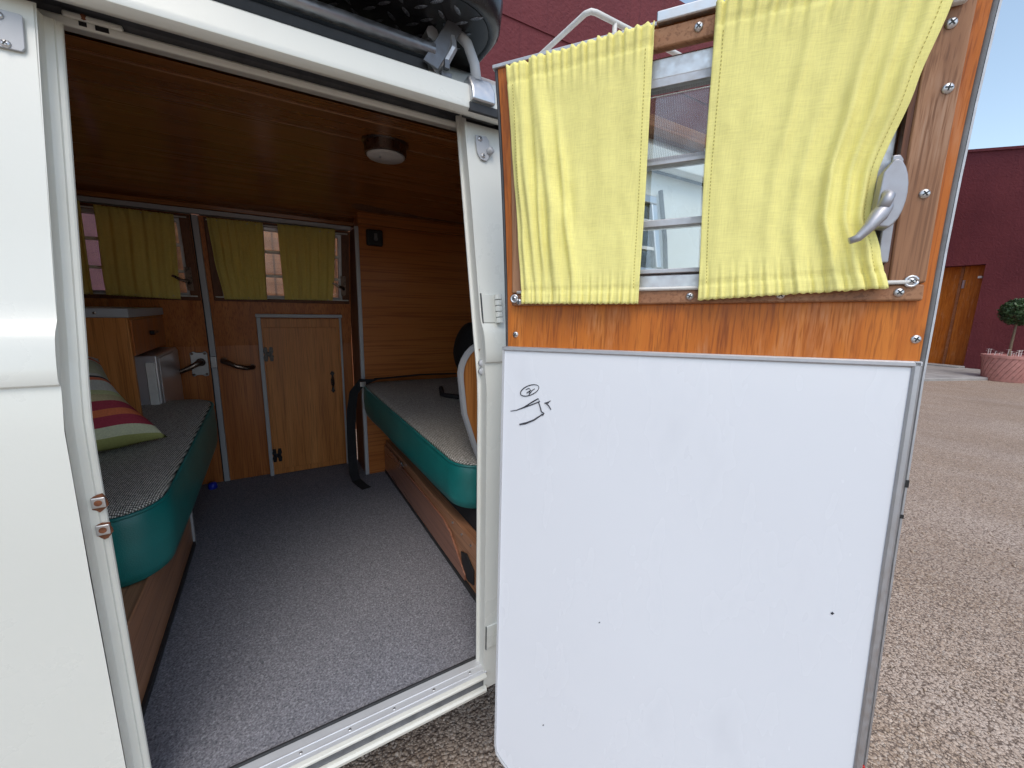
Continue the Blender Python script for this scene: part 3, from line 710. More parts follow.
# rod, eyes, screws
rod = MB(); rod.tube([D(.028 + i * .0529, .0738, .0125 + .001 * math.sin(i)) for i in range(11)], .0026, 8); rod.build('curtain_rod', 'white_plastic', door, smooth=True)
for a, b in ((.557, .0745), (.0225, .063)):
    e = MB(); e.tube([D(a + .0062 * math.cos(k * PI / 6), b + .0062 * math.sin(k * PI / 6), .012) for k in range(13)], .0018, 6); e.disc_screw(D, a, b, .011, .0048); e.build('screw_eye', ['screw_steel', 'black'], door, smooth=True)
for a, b, c in ((.293, .407, .012), (.561, .288, .0105), (.557, .177, .0105), (.5735, .0035, 0), (.031, .0575, .010), (.305, .0615, .010), (.547, .0615, .010), (.021, .001, 0), (.150, .0600, .010), (.420, .0610, .010), (.553, .352, .0105)):
    e = MB(); e.disc_screw(D, a, b, c, .0058); sc = e.build('screw', ['screw_steel', 'black'], door, smooth=True)
# window latch: cast plate, boss and lever
la = MB()
la.prism(D, [(.520, .098), (.5315, .098), (.5315, .218), (.528, .224), (.520, .224)], .009, .014)
la = la.build('window_latch', 'cast_alu', door, bev=.002)
h = MB()
pts = []
for k in range(13):
    a = -PI / 2 + PI * k / 12; pts.append((.5165 + .0175 * math.cos(a), .175 + .040 * math.sin(a)))
h.prism(D, [(.505, .150), (.510, .138)] + pts[1:-1] + [(.5165, .213), (.508, .200)], .014, .032); h.build('latch_case', 'cast_alu', la, bev=.006, seg=3)
h = MB(); h.tube([D(.517, .168, .030), D(.512, .158, .040), D(.505, .148, .046), D(.496, .134, .050), D(.486, .122, .052), D(.478, .119, .052)], [.0055, .0075, .0090, .0062, .0048, .0040], 12)
h.tube([D(.514, .176, .030), D(.513, .170, .042), D(.508, .156, .046)], [.005, .0062, .006], 12); h.build('latch_lever', 'cast_alu', la, smooth=True)

# ------------------------------------------------------------------ whiteboard
wb = thing('whiteboard', 'blank white writing board with small marker scribble fixed to the open door', 'whiteboard', tuple(D(.29, -.86, .004)))
out = [(.0035, -.0245), (.576, -.0285), (.566, -.6), (.564, -.868), (.06, -.868), (.040, -.864), (.018, -.846), (.006, -.832), (.0035, -.815)]
b = MB(); b.prism(D, out, .002, .009); b.build('board_panel', 'board', wb)
def framebar(pts, wdt, mat='alu_dull', h=.0125):
    b = MB(); pts = [Vector((p[0], p[1])) for p in pts]; rows = []
    cen = Vector((.29, -.43))
    for i, p in enumerate(pts):
        d = (pts[min(i + 1, len(pts) - 1)] - pts[max(i - 1, 0)]).normalized(); n = Vector((-d.y, d.x))
        if n.dot(cen - p) < 0: n = -n
        q = p + n * wdt
        rows.append([D(p.x, p.y, .001), D(p.x, p.y, h - .002), D(p.x * .75 + q.x * .25, p.y * .75 + q.y * .25, h), D(q.x * .75 + p.x * .25, q.y * .75 + p.y * .25, h), D(q.x, q.y, h - .002), D(q.x, q.y, .0015)])
    b.loft(rows, True, True); return b.build('frame', mat, wb)
framebar([(.0005, -.0205), (.5785, -.0245)], .008)
framebar([(EDGE(-.025) - .0005, -.025), (EDGE(-.3) - .0005, -.3), (EDGE(-.6) - .0005, -.6), (EDGE(-.875) - .0005, -.871)], .0095)
framebar([(.0005, -.021), (.0005, -.815), (.004, -.836), (.016, -.850), (.038, -.868), (.060, -.8715), (.567, -.8715)], .0035, 'grey_trim')
# marker scribble (door coordinates from the board's own top-left corner)
def S(x, y):   # sketch units -> door plane
    return D(.0185 + (x - 165) * .000357, -.0855 - (y - 270) * .000368, .0094)
sc = MB()
def stroke(pts, w=.0011):
    P = [S(*p) for p in pts]; sc.tube(P, [w * (.55 + .45 * math.sin(PI * (i + .5) / len(P))) for i in range(len(P))], 5)
ell = []
for k in range(25):
    a = 2 * PI * k / 24 * 1.03; x, y = 52 * math.cos(a), 23 * math.sin(a); r = R(-24); ell.append((265 + x * math.cos(r) - y * math.sin(r), 302 + x * math.sin(r) + y * math.cos(r)))
stroke(ell, .0010)
stroke([(245, 300), (262, 292), (272, 300), (250, 316), (268, 308), (262, 322), (280, 300), (292, 292)], .0011)
stroke([(165, 412), (200, 404), (240, 385), (280, 358), (312, 338), (320, 352), (285, 368), (240, 388), (205, 402)], .0012)
stroke([(312, 352), (322, 375), (330, 400), (344, 408), (338, 418), (330, 412)], .0013)
stroke([(338, 412), (312, 430), (290, 446), (255, 462), (217, 474), (245, 468), (292, 444)], .0016)
stroke([(345, 358), (360, 354), (375, 344), (362, 356), (350, 356), (366, 368), (379, 386)], .0014)
sc.build('marker_scribble', 'marker', wb)

for a, b_, r in ((.517, -.383, .0016), (.195, -.497, .0007), (.10, -.735, .001)): sc = MB(); sc.tube([D(a, b_, .0088), D(a + .0018, b_ + .0024, .0094)], r, 6); sc.build('smudge', 'marker', wb)

# ------------------------------------------------------------------ curtains
def lerp(t, pts):
    if t <= pts[0][0]: return pts[0][1]
    for (t0, v0), (t1, v1) in zip(pts, pts[1:]):
        if t <= t1: q = (t - t0) / (t1 - t0); return v0 + (v1 - v0) * (q * q * (3 - 2 * q) * .5 + q * .5)
    return pts[-1][1]
def curtain(fn, L, Rr, top, bot, c0, fold, mat, label, ns=110, nt=80, group=None, seed=0, thick=.0012):
    """L, Rr: left and right edge as (t, a); top, bot: b of the hem as (b at left, b at right)"""
    b = MB(); rows = []
    for j in range(nt + 1):
        t = j / nt; row = []
        for i in range(ns + 1):
            s = i / ns; a = lerp(t, L) * (1 - s) + lerp(t, Rr) * s
            bb = (top[0] * (1 - s) + top[1] * s) * (1 - t) + (bot[0] * (1 - s) + bot[1] * s) * t
            hem = max(0, 1 - t / .07) + max(0, (t - .935) / .065)
            c = c0 + fold(s, t)
            c += (.0028 * math.sin(s * 2 * PI * 17 + 3 * noise.noise(Vector((s * 6, seed, 0)))) + .0018 * math.sin(s * 2 * PI * 29 + seed)) * max(0, 1 - t / .18) ** 1.5
            c += (.0020 * math.sin(s * 2 * PI * 19 + seed * 2) + .0016 * math.sin(s * 2 * PI * 31)) * max(0, (t - .85) / .15)
            if .055 < t < .075 or .93 < t < .945: c -= .0018
            if t < .012 or t > .988: bb += .0007 * math.sin(s * 2 * PI * 23 + seed) * (1 if t < .1 else -1)
            c += .0016 * noise.noise(Vector((s * 5, t * 5, seed + 3))) + .0007 * noise.noise(Vector((s * 16, t * 14, seed)))
            row.append(fn(a, bb, c))
        rows.append(row)
    b.loft(rows); o = b.build('curtain', mat, None, smooth=True, solid=thick)
    if nt >= 80:
        for i in (5, ns - 5):
            st_ = MB()
            for j in range(6, nt - 5):
                p, q = rows[j][i], rows[j + 1][i]; e = (rows[j][i + 1] - rows[j][i - 1]); nv = e.cross(q - p).normalized()
                nv = nv if nv.y < 0 else -nv; e = e.normalized() * .0006
                m0, m1 = p.lerp(q, .2) + nv * .0011, p.lerp(q, .72) + nv * .0011
                st_.b.faces.new([st_.b.verts.new(v) for v in (m0 - e, m0 + e, m1 + e, m1 - e)])
            st_.build('stitching', 'thread', o)
    tag(o, label, 'curtain', 'yellow window curtains'); return o
def ridge(x, w): return math.exp(-(x / w) ** 2)
def foldL(s, t):
    k = .30 + .70 * min(1, t * 2.6) * min(1, (1.04 - t) * 3.2); v = 0
    for q, (p, sl, w, h) in enumerate(((.05, .03, .022, .006), (.115, .06, .036, .010), (.205, .03, .024, .0075), (.275, .10, .040, .011), (.39, .16, .030, .006), (.52, -.12, .06, .0026), (.70, .05, .08, .002), (.90, -.03, .05, .0022))):
        wob = .018 * noise.noise(Vector((t * 3.2, q * 3.1, 1))); am = max(0, 1.15 + 1.2 * noise.noise(Vector((t * 2.4, q * 5.3, 7))))
        v += h * am * ridge(s - (p + sl * (t - .4) + wob), w * (1 + .5 * noise.noise(Vector((t * 2, q * 2.2, 3)))))
    v *= k
    # creases pinched half way down
    v += .006 * ridge(s - .34 - .25 * (t - .58), .045) * ridge(t - .60, .10) - .004 * ridge(s - .43, .05) * ridge(t - .56, .07)
    return v + .0018 * noise.noise(Vector((s * 3.5, t * 2.2, 11)))
curtain(D, [(0, .020), (.3, .024), (.7, .032), (1, .040)], [(0, .2375), (.5, .2355), (1, .2325)], (.414, .421), (.053, .0505), .020, foldL, 'curtain', 'left yellow linen curtain with deep gathers on the open door window', seed=1)
def foldR(s, t):
    k = .35 + .65 * min(1, t * 2.5); v = 0
    for q, (p0, p1, w0, w1, h) in enumerate(((.47, .40, .022, .05, .0035), (.60, .56, .03, .045, .005), (.72, .74, .035, .022, .0075), (.82, .86, .03, .018, .0075), (.92, .93, .03, .016, .0065), (.28, .24, .10, .08, .0022), (.10, .12, .05, .05, .0022))):
        wob = .012 * noise.noise(Vector((t * 2.4, q * 4.1, 21))); am = max(0, 1.05 + .9 * noise.noise(Vector((t * 2.0, q * 3.7, 17))))
        v += h * am * ridge(s - (p0 + (p1 - p0) * t + wob), w0 + (w1 - w0) * t)
    v *= k
    return v + .002 * noise.noise(Vector((s * 3, t * 2.5, 31))) - .012 * ridge(s - 1, .25) * ridge(t - .62, .22)
curtain(D, [(0, .3125), (.5, .312), (1, .316)], [(0, .560), (.12, .548), (.36, .529), (.60, .509), (.74, .5075), (.88, .521), (1, .533)], (.4245, .418), (.0545, .0655), .022, foldR, 'curtain', 'right yellow linen curtain pulled aside behind the latch of the open door', seed=5)
def foldI(k, ph):
    return lambda s, t: (.005 * math.sin(2 * PI * (k * s + ph + .2 * noise.noise(Vector((s * 3, t * 1.5, ph))))) + .003 * math.sin(2 * PI * (k * 1.9 * s + ph * 2))) * (.55 + .45 * math.sin(PI * t))
curtain(FAR, [(0, -.502), (1, -.521)], [(0, -.285), (1, -.303)], (1.592, 1.588), (1.284, 1.274), .022, foldI(5, .1), 'curtain_in', 'broad olive yellow curtain left of the far door seam', 60, 40, seed=2)
curtain(FAR, [(0, -.62), (1, -.64)], [(0, -.536), (1, -.556)], (1.60, 1.60), (1.284, 1.284), .022, foldI(3, .4), 'curtain_in', 'narrow curtain sliver beside the open door frame in the left far window', 30, 40, seed=4)
curtain(FAR, [(0, -.184), (.5, -.176), (1, -.158)], [(0, .004), (1, -.004)], (1.590, 1.592), (1.279, 1.281), .022, foldI(7, .7), 'curtain_in', 'olive yellow curtain just right of the far door seam', 60, 40, seed=6)
curtain(FAR, [(0, .056), (1, .064)], [(0, .279), (.6, .272), (1, .262)], (1.594, 1.597), (1.284, 1.286), .022, foldI(6, .3), 'curtain_in', 'rightmost inside curtain above the cupboard', 60, 40, seed=8)

# ------------------------------------------------------------------ inside: carpet, cupboard, closet, benches ...
c = MB(); n = 1
c.box((-.80, .745, .4495), (.60, 2.19, ZF)); tag(c.build('carpet', 'carpet', bev=.003), 'speckled grey fitted carpet covering the van floor', 'carpet')

cb = thing('cupboard', 'pale oak cupboard door unit with black hinges at the far door', 'cupboard', (.115, 2.15, ZF))
FC = lambda x, z, cc: Vector((x, 2.17 - cc - max(0, z - .46) * .006, z))
b = MB(); b.mbox(FC, (-.036, .462, .002), (.288, 1.165 + .033, .030)); b.build('carcass', 'oak', cb)
b = MB(); b.mbox(FC, (-.030, .49, .0305), (.280, 1.160, .0385)); dd = b.build('door', 'oak', cb, bev=.0015)
for lo, hi in (((-.052, .458, 0), (-.0362, 1.2035, .034)), ((.2882, .458, 0), (.297, 1.2035, .034)), ((-.055, 1.204, -.002), (.302, 1.2195, .036))): b = MB(); b.mbox(FC, lo, hi); b.build('edge_trim', 'grey_trim', cb, bev=.002)
def bhinge(x, z, v):
    h = MB()
    if v: pts = [(x - .006, z - .032), (x + .006, z - .032), (x + .009, z - .012), (x + .004, z), (x + .009, z + .012), (x + .006, z + .032), (x - .006, z + .032), (x - .009, z + .012), (x - .004, z), (x - .009, z - .012)]
    h.prism(FC, pts, .0386, .0425); return h
for z in (1.04, .56):
    h = bhinge(-.028, z, 1); h2 = bhinge(-.006, z, 1); 
    o = h.build('hinge', 'black_gloss', dd); h2.build('hinge', 'black_gloss', dd)
    h = MB(); h.mbox(FC, (-.024, z - .010, .039), (-.010, z + .010, .046)); h.build('hinge', 'black_gloss', dd, bev=.002)
h = MB(); x, z = .243, .895
h.prism(FC, [(x, z - .055), (x + .009, z - .045), (x + .004, z - .03), (x + .008, z - .01), (x + .008, z + .012), (x + .004, z + .03), (x + .010, z + .042), (x, z + .056), (x - .010, z + .042), (x - .004, z + .03), (x - .008, z + .012), (x - .008, z - .01), (x - .004, z - .03), (x - .009, z - .045)], .0386, .0425)
ca = h.build('catch', 'black_gloss', dd); h = MB(); h.tube([FC(x, z + .02, .043), FC(x, z + .012, .058), FC(x, z - .015, .058), FC(x, z - .022, .043)], .005, 8); h.build('pull', 'black_gloss', ca)

cl = thing('wardrobe', 'tall plain wood veneer wardrobe front beside the far doors', 'wardrobe', (.95, 2.05, ZF))
FW = lambda x, z, cc: Vector((x, 1.955 - cc, z))
b = MB(); b.box((.363, 1.955, .456), (1.57, 2.12, 1.615)); b.build('front', 'oak_x', cl)
b = MB(); b.mbox(FW, (.360, 1.617, -.10), (1.57, 1.668, .006)); b.build('rail', 'oak_x', cl, bev=.006)
b = MB(); b.mbox(FW, (.3455, .456, -.004), (.3625, 1.606, .006)); b.build('edge_strip', 'grey_trim', cl, bev=.003)
b = MB(); b.box((.3475, 1.962, .456), (.3622, 2.168, 1.60)); b.build('side', 'dark_wood', cl)
b = MB()
b.tube([(.352, 1.975, .456), (.352, 1.975, 1.2)], .006, 8); b.build('side_tube', 'alu_dull', cl)
rp = thing('control_panel', 'small black switch box high on the wardrobe front', 'switch box', (.43, 1.95, 1.56))
b = MB(); b.mbox(FW, (.392, 1.528, 0.001), (.463, 1.597, .026)); b.build('case', 'black', rp, bev=.008, seg=3)
b = MB(); b.mbox(FW, (.424, 1.560, .026), (.436, 1.580, .031)); b.lathe(FW(.430, 1.556, .027), [(.009, 0), (.008, -.005)], 12, 'Y'); b.build('switch', 'grey_seal', rp)
# rolled blanket stuffed in the gap over the wardrobe
b = MB(); pts = [(.325, 1.90, 1.683), (.36, 1.90, 1.687), (.42, 1.91, 1.684), (.60, 1.93, 1.682), (.90, 1.93, 1.680), (1.3, 1.93, 1.68)]
b.tube(pts, [.014, .027, .024, .014, .010, .008], 14); tag(b.build('rolled_blanket', plain('blanket', (.15, .06, .025), .9, .3, 30, .002), smooth=True, sub=1), 'rolled brown cloth wedged above the wardrobe under the ceiling', 'blanket')

# ceiling lamp
lm = thing('ceiling_lamp', 'round chrome rimmed lamp on the wooden ceiling', 'lamp', (.315, 1.25, 1.72))
lx, ly = .318, 1.262; lz = ZC(ly)
b = MB(); b.lathe((lx, ly, lz), [(.062, .0), (.064, -.010), (.058, -.014), (.057, -.040), (.053, -.042), (.053, -.036)], 40); b.build('rim', 'dark_metal', lm, autos=35)
b = MB(); b.lathe((lx, ly, lz), [(.053, -.036), (.052, -.044), (.048, -.048), (.001, -.051)], 40); b.build('lens', 'white_plastic', lm, smooth=True)
b = MB(); b.tube([(lx - .02, ly - .015, lz - .049), (lx - .02, ly - .015, lz - .054)], .003, 8); b.build('screw', 'alu', lm)

# cushions
def cushion(mb_pts, z0, z1, fn, r=.03, puff=.012):
    pass
def rounded_rect(x0, x1, y0, y1, rads, n=7):
    """corners order: (x0,y0),(x1,y0),(x1,y1),(x0,y1)"""
    P = []
    for (cx, cy, a0), r in zip(((x0, y0, PI), (x1, y0, 1.5 * PI), (x1, y1, 0), (x0, y1, .5 * PI)), rads):
        ox = cx + r if cx == x0 else cx - r; oy = cy + r if cy == y0 else cy - r
        for k in range(n + 1):
            a = a0 + .5 * PI * k / n; P.append((ox + r * math.cos(a), oy + r * math.sin(a)))
    return P
def dense(P, step=.03):
    Q = []
    for i, p in enumerate(P):
        q = P[(i + 1) % len(P)]; d = math.hypot(q[0] - p[0], q[1] - p[1]); m = max(1, int(d / step))
        for k in range(m): Q.append((p[0] + (q[0] - p[0]) * k / m, p[1] + (q[1] - p[1]) * k / m))
    return Q
def make_cushion(name, label, P, z0, z1, warp, loc):
    t = thing(name, label, 'seat cushion', loc, 'bench seat cushions')
    P = dense(P); n = len(P); cx = sum(p[0] for p in P) / n; cy = sum(p[1] for p in P) / n
    def off(p, i, d):
        a = P[i - 1]; q = P[(i + 1) % n]; tx, ty = q[0] - a[0], q[1] - a[1]; l = math.hypot(tx, ty) or 1
        return (p[0] + ty / l * d, p[1] - tx / l * d)
    rows = []
    H = z1 - z0
    for d, h in ((-.012, .0), (-.002, .006), (.004, .03), (.006, H * .5), (.005, H - .03), (.002, H - .010), (-.002, H - .002)):
        rows.append([warp(*off(p, i, d + .0015 * noise.noise(Vector((p[0] * 9, p[1] * 9, h * 20)))), z0 + h + .002 * noise.noise(Vector((p[0] * 7, p[1] * 7, h)))) for i, p in enumerate(P)])
    m = MB(); m.loft(rows, True, False); m.b.faces.new([v for v in m.b.verts][:n]); m.build('border', 'vinyl', t, smooth=True)
    # piping
    m = MB(); pr = [warp(*off(p, i, .001), z1 - .004) for i, p in enumerate(P)]
    m.tube(pr + [pr[0], pr[1]], .0042, 6, False); m.build('piping', 'vinyl', t, smooth=True)
    rows = []
    for f, h in ((1, -.003), (.985, .004), (.95, .010), (.85, .016), (.6, .020), (.3, .021), (.02, .021)):
        rows.append([warp(cx + (p[0] - cx) * f - (.0 if f < 1 else .002 * (1 if p[0] > cx else -1)), cy + (p[1] - cy) * f, z1 + h + .004 * noise.noise(Vector((cx + (p[0] - cx) * f, cy + (p[1] - cy) * f, 0)) * 5)) for p in P])
    m = MB(); m.loft(rows, True, True); m.build('top_cover', 'tweed', t, smooth=True)
    return t
def Wl(x, y, z):
    q = (y - 1.1) / .7; return Vector((x + .036 * q, y, z + .082 * q))
make_cushion('seat_cushion', 'grey tweed cushion with green vinyl sides on the left bench under the striped pillow', rounded_rect(-.79, -.239, 1.085, 1.86, (.02, .085, .075, .02)), .652, .818, Wl, (-.5, 1.55, .65))
def Wr(x, y, z):
    q = (y - 1.0) / .95; return Vector((x - .075 * q, y, z + .078 * q * (1 if q > 0 else 1)))
make_cushion('seat_cushion', 'grey tweed cushion with green vinyl sides on the right bench under the black bag', rounded_rect(.420, 1.10, .975, 1.95, (.075, .02, .02, .06)), .690, .828, Wr, (.7, 1.4, .69))

bl = thing('bench', 'left wood veneer bench box below the striped pillow', 'bench', (-.54, 1.2, ZF), 'bench boxes in the van')
b = MB(); b.box((-.80, .78, .456), (-.278, 1.62, .650)); b.build('box', 'bench_wood', bl, bev=.003)
b = MB(); b.box((-.2785, 1.612, .456), (-.272, 1.628, .650)); b.build('corner_strip', 'grey_trim', bl, bev=.001)
b = MB(); b.box((-.2775, .78, .4555), (-.2715, 1.61, .470)); b.build('plinth_seal', 'rubber', bl)
b = MB(); b.box((-.2778, .9, .622), (-.274, .935, .640)); b.build('screw_plate', 'alu', bl)

br = thing('bench', 'right brown bench box with a dark finger hole below the black bag', 'bench', (.8, 1.4, ZF), 'bench boxes in the van')
FB = lambda y, z, cc: Vector((.445 - cc, y, z))
b = MB(); b.box((.4455, .80, .456), (1.5, 1.952, .618)); b.build('box', 'bench_wood', br, bev=.003)
b = MB(); b.prism(FB, [(1.945, .470), (1.945, .600), (1.70, .604), (1.64, .592), (1.16, .586), (1.10, .568), (.985, .490), (.985, .470)], .0005, .008); b.build('flap', wood('flap_wood', (.26, .105, .06), (.33, .14, .085), (.39, .18, .11), 'Y', .28, .8, coat=.4), br, bev=.002)
b = MB(); b.prism(FB, [(1.02, .545), (.98, .56), (.93, .535), (.93, .49), (.97, .478), (1.01, .50)], .001, .004); b.build('finger_hole', 'black', br)
b = MB(); b.box((.436, .80, .4555), (.4445, 1.952, .468)); b.build('plinth_seal', 'rubber', br)
b = MB(); b.box((.400, .83, .6185), (.455, .86, .66)) if False else b.box((.47, .83, .6185), (1.2, 1.94, .688)); b.build('support_pad', 'black_cloth', br, bev=.01)
for y, z in ((1.09, .604), (1.02, .600), (.955, .600)): b = MB(); b.lathe(FB(y, z, 0), [(.004, .001), (.004, -.003), (.001, -.004)], 8, 'X'); b.build('screw', 'alu', br)
b = MB(); b.tube([FB(1.66, .60, .004), FB(1.655, .612, .012), FB(1.63, .612, .012), FB(1.625, .60, .004)], .004, 8); b.build('clasp', 'chrome', br)

# cabinet on the left with a steel unit
k = thing('side_cabinet', 'oak cabinet with grey edged top at the far left', 'cabinet', (-.58, 1.9, ZF))
b = MB(); b.box((-.79, 1.66, .83), (-.372, 1.678, 1.212)); b.box((-.79, 1.6785, 1.093), (-.372, 2.125, 1.212)); b.box((-.79, 1.6785, .83), (-.42, 2.125, 1.0925)); kc = b.build('carcass', 'oak', k, bev=.002)
b = MB(); b.box((-.80, 1.652, 1.2125), (-.366, 2.132, 1.240)); b.build('worktop', 'grey_trim', k, bev=.003)
b = MB(); b.box((-.3718, 1.675, 1.095), (-.366, 2.11, 1.205)); b.build('drawer_front', 'door_wood', k, bev=.002)
b = MB(); b.tube([(-.366, 1.88, 1.155), (-.353, 1.88, 1.155)], .008, 10); b.tube([(-.357, 1.87, 1.155), (-.356, 1.93, 1.155)], .005, 8); b.build('drawer_pull', 'black_gloss', k)
for x in (-.44, -.60): b = MB(); b.lathe((x, 1.652, 1.226), [(.004, .001), (.004, -.002), (.001, -.003)], 8, 'Y'); b.build('screw', 'dark_metal', k)
f = thing('steel_fridge', 'small stainless steel fridge standing behind the left cushion', 'fridge', (-.36, 1.93, .82))
b = MB(); b.box((-.4195, 1.79, .80), (-.340, 2.14, 1.082)); b.build('case', 'steel', f, bev=.006)
b = MB(); b.box((-.372, 1.7825, .80), (-.347, 1.7895, 1.060)); b.build('side_panel', 'white_plastic', f, bev=.002)
b = MB(); b.box((-.3395, 1.80, .82), (-.336, 2.13, 1.072)); b.build('door', 'steel', f, bev=.0015)

# striped pillow leaning on the cabinet
p = MB(); ns = 36; B0, B1, T0, T1 = Vector((-.575, 1.19, .890)), Vector((-.272, 1.43, .888)), Vector((-.70, 1.42, 1.17)), Vector((-.425, 1.57, 1.10))
grid = {}
nn = (B1 - B0).cross(T0 - B0).normalized()
if nn.y > 0: nn = -nn
uvs = {}
for side in (1, -1):
    for i in range(ns + 1):
        for j in range(ns + 1):
            s, t = i / ns, j / ns
            if side == -1 and (i in (0, ns) or j in (0, ns)): grid[i, j, -1] = grid[i, j, 1]; continue
            e = (1 - abs(2 * s - 1) ** 3.0) * (1 - abs(2 * t - 1) ** 3.0)
            pin = .022 * (math.sin(PI * s) * (1 - 2 * t)) 
            q = B0 * (1 - s) * (1 - t) + B1 * s * (1 - t) + T0 * (1 - s) * t + T1 * s * t
            q = q + (T0 - B0).normalized() * pin * .6 + (B1 - B0).normalized() * .03 * math.sin(PI * t) * (1 - 2 * s)
            h = .074 * e ** .5 * side + .017 * noise.noise(Vector((s * 4.2, t * 4.2, side))) * min(1, e * 3)
            q = q + nn * h
            q.z = max(q.z, .845 + .085 * (q.y - 1.1) / .7)
            v = p.b.verts.new(q); grid[i, j, side] = v; uvs[v] = (s, t)
uvl = p.b.loops.layers.uv.new('UVMap')
for side in (1, -1):
    for i in range(ns):
        for j in range(ns):
            fc = p.b.faces.new([grid[i, j, side], grid[i + 1, j, side], grid[i + 1, j + 1, side], grid[i, j + 1, side]])
            for l in fc.loops: l[uvl].uv = uvs[l.vert]
tag(p.build('pillow', 'pillow', smooth=True), 'striped pillow in red, orange and lime leaning on the left bench', 'pillow')

# rounded wooden end panel by the post
ep = thing('end_panel', 'rounded oak end panel with grey edging beside the door post', 'panel', (.55, .965, .8))
out = [(.70, .80), (.70, 1.20), (.52, 1.20)]
for kk in range(9):
    a = PI / 2 + (PI / 2 + .15) * kk / 8; out.append((.512 + .085 * math.cos(a), 1.085 + .088 * math.sin(a)))
out += [(.438, .98), (.470, .88), (.50, .80)]
b = MB(); b.prism(lambda x, z, c_: Vector((x, .985 + c_, z)), out, -.008, .008); b.build('board', 'oak', ep)
b = MB(); edge = out[2:]
rows = []
for i, q in enumerate(edge):
    a_, c_ = edge[max(0, i - 1)], edge[min(len(edge) - 1, i + 1)]; d = Vector((c_[0] - a_[0], c_[1] - a_[1])).normalized(); n_ = Vector((-d.y, d.x))
    if n_.x > 0 and i > 2: n_ = -n_
    if i <= 2 and n_.y < 0: n_ = -n_
    rows.append([Vector((q[0] + n_.x * o_, .985 + yy, q[1] + n_.y * o_)) for o_, yy in ((-.003, -.011), (.006, -.010), (.008, 0), (.006, .010), (-.003, .011))])
b.loft(rows, True, True); b.build('edging', 'grey_trim', ep, autos=40)
b = MB(); b.lathe((.492, .985, 1.03), [(.012, -.008), (.011, -.012), (.001, -.013)], 14, 'Y'); b.build('hole', 'black', ep)

# black bag and dark strap
b = MB(); rows = []
for i in range(13):
    t = i / 12; r = .165 * math.sin(PI * (.08 + .84 * t)) ** .45 * (1 - .25 * t)
    rows.append([Vector((.905 + r * 1.15 * math.cos(2 * PI * q / 20) - .05 * t, 1.72 + r * math.sin(2 * PI * q / 20), 0.905 + .30 * t)) + Vector((1, 1, 1)) * .012 * noise.noise(Vector((math.cos(2 * PI * q / 20) * 2, math.sin(2 * PI * q / 20) * 2, t * 4))) for q in range(20)])
b.loft(rows, True, True); bag = tag(b.build('bag', 'black_cloth', smooth=True, sub=1), 'soft black bag slumped on the right seat against the wardrobe', 'bag')
b = MB(); b.tube([(.74, 1.55, .92), (.66, 1.50, .902), (.60, 1.58, .902), (.64, 1.70, .908)], .010, 6); b.build('handle', 'black_cloth', bag, smooth=True)

sb = MB(); pts = [(.80, 1.90, .935), (.62, 1.905, .940), (.48, 1.90, .936), (.40, 1.895, .935), (.335, 1.885, .925), (.300, 1.89, .88), (.288, 1.90, .80), (.284, 1.91, .70), (.284, 1.92, .58), (.284, 1.91, .50), (.290, 1.88, .468), (.306, 1.83, .460), (.318, 1.79, .459)]
rows = []
for i, q in enumerate(pts):
    q = Vector(q); d = (Vector(pts[min(i + 1, len(pts) - 1)]) - Vector(pts[max(0, i - 1)])).normalized()
    sd = Vector((0, 1, 0)) if i < 4 else Vector((1, .15, 0)); sd = (sd - d * sd.dot(d)).normalized(); nn_ = d.cross(sd)
    rows.append([q + sd * .020 + nn_ * .001, q - sd * .020 + nn_ * .001, q - sd * .020 - nn_ * .001, q + sd * .020 - nn_ * .001])
sb.loft(rows, True, True); st = tag(sb.build('seat_belt', 'black_cloth', smooth=False), 'black webbing belt hanging off the right cushion down to the carpet', 'belt')
b = MB(); b.box((.325, 1.875, .905), (.352, 1.90, .93)); b.build('buckle', 'chrome', st, bev=.003)
b = MB(); b.lathe((-.272, 2.11, .456), [(.016, 0), (.018, .004), (.016, .020), (.012, .026), (.001, .027)], 16); tag(b.build('bottle_cap', 'blue_plastic', smooth=True), 'small bright blue cap on the carpet by the far door', 'cap')

# ------------------------------------------------------------------ roof rack and its load
rk = thing('roof_rack', 'silver tube roof rack carrying a black tray above the van door', 'roof rack', (0, 1.45, 1.68))
b = MB(); b.tube([(-1.4, .800, 1.7235), (.295, .800, 1.7235)], .0112, 14); b.build('side_tube', 'alu', rk, smooth=True)
b = MB(); b.box((-1.4, .806, 1.682), (.285, .840, 1.708)); b.box((-1.4, .803, 1.690), (.285, .8062, 1.692)); b.build('side_rail', 'black', rk, bev=.004)
b = MB(); b.box((-1.4, .838, 1.704), (.292, .858, 1.756)); b.build('side_rail', 'black', rk)
b = MB(); b.tube([(.322, .95, 1.79), (.330, .86, 1.790), (.345, .82, 1.782), (.362, .800, 1.755), (.372, .790, 1.72), (.377, .785, 1.672)], .0095, 12)
b.build('foot_tube', 'grey_trim', rk, smooth=True)
b = MB(); b.prism(lambda y, z, x: Vector((x, y, z)), [(.755, 1.642), (.800, 1.645), (.800, 1.690), (.778, 1.692), (.757, 1.664)], .352, .402); b.build('foot_clamp', 'alu', rk, bev=.005)
b = MB(); b.box((.350, .762, 1.626), (.42, .80, 1.640)); b.build('foot_pad', 'rubber', rk)
b = MB(); b.prism(lambda x, zz, c: Vector((x, .793 + c, zz)), [(.272, 1.700), (.300, 1.692), (.348, 1.772), (.322, 1.782)], 0, .006); b.build('cross_bracket', 'gunmetal', rk, bev=.001)
b = MB(); b.tube([(.300, .815, 1.700), (.318, .800, 1.712), (.330, .795, 1.735), (.330, .80, 1.755)], .008, 8); b.build('bolt', 'alu_dull', rk)
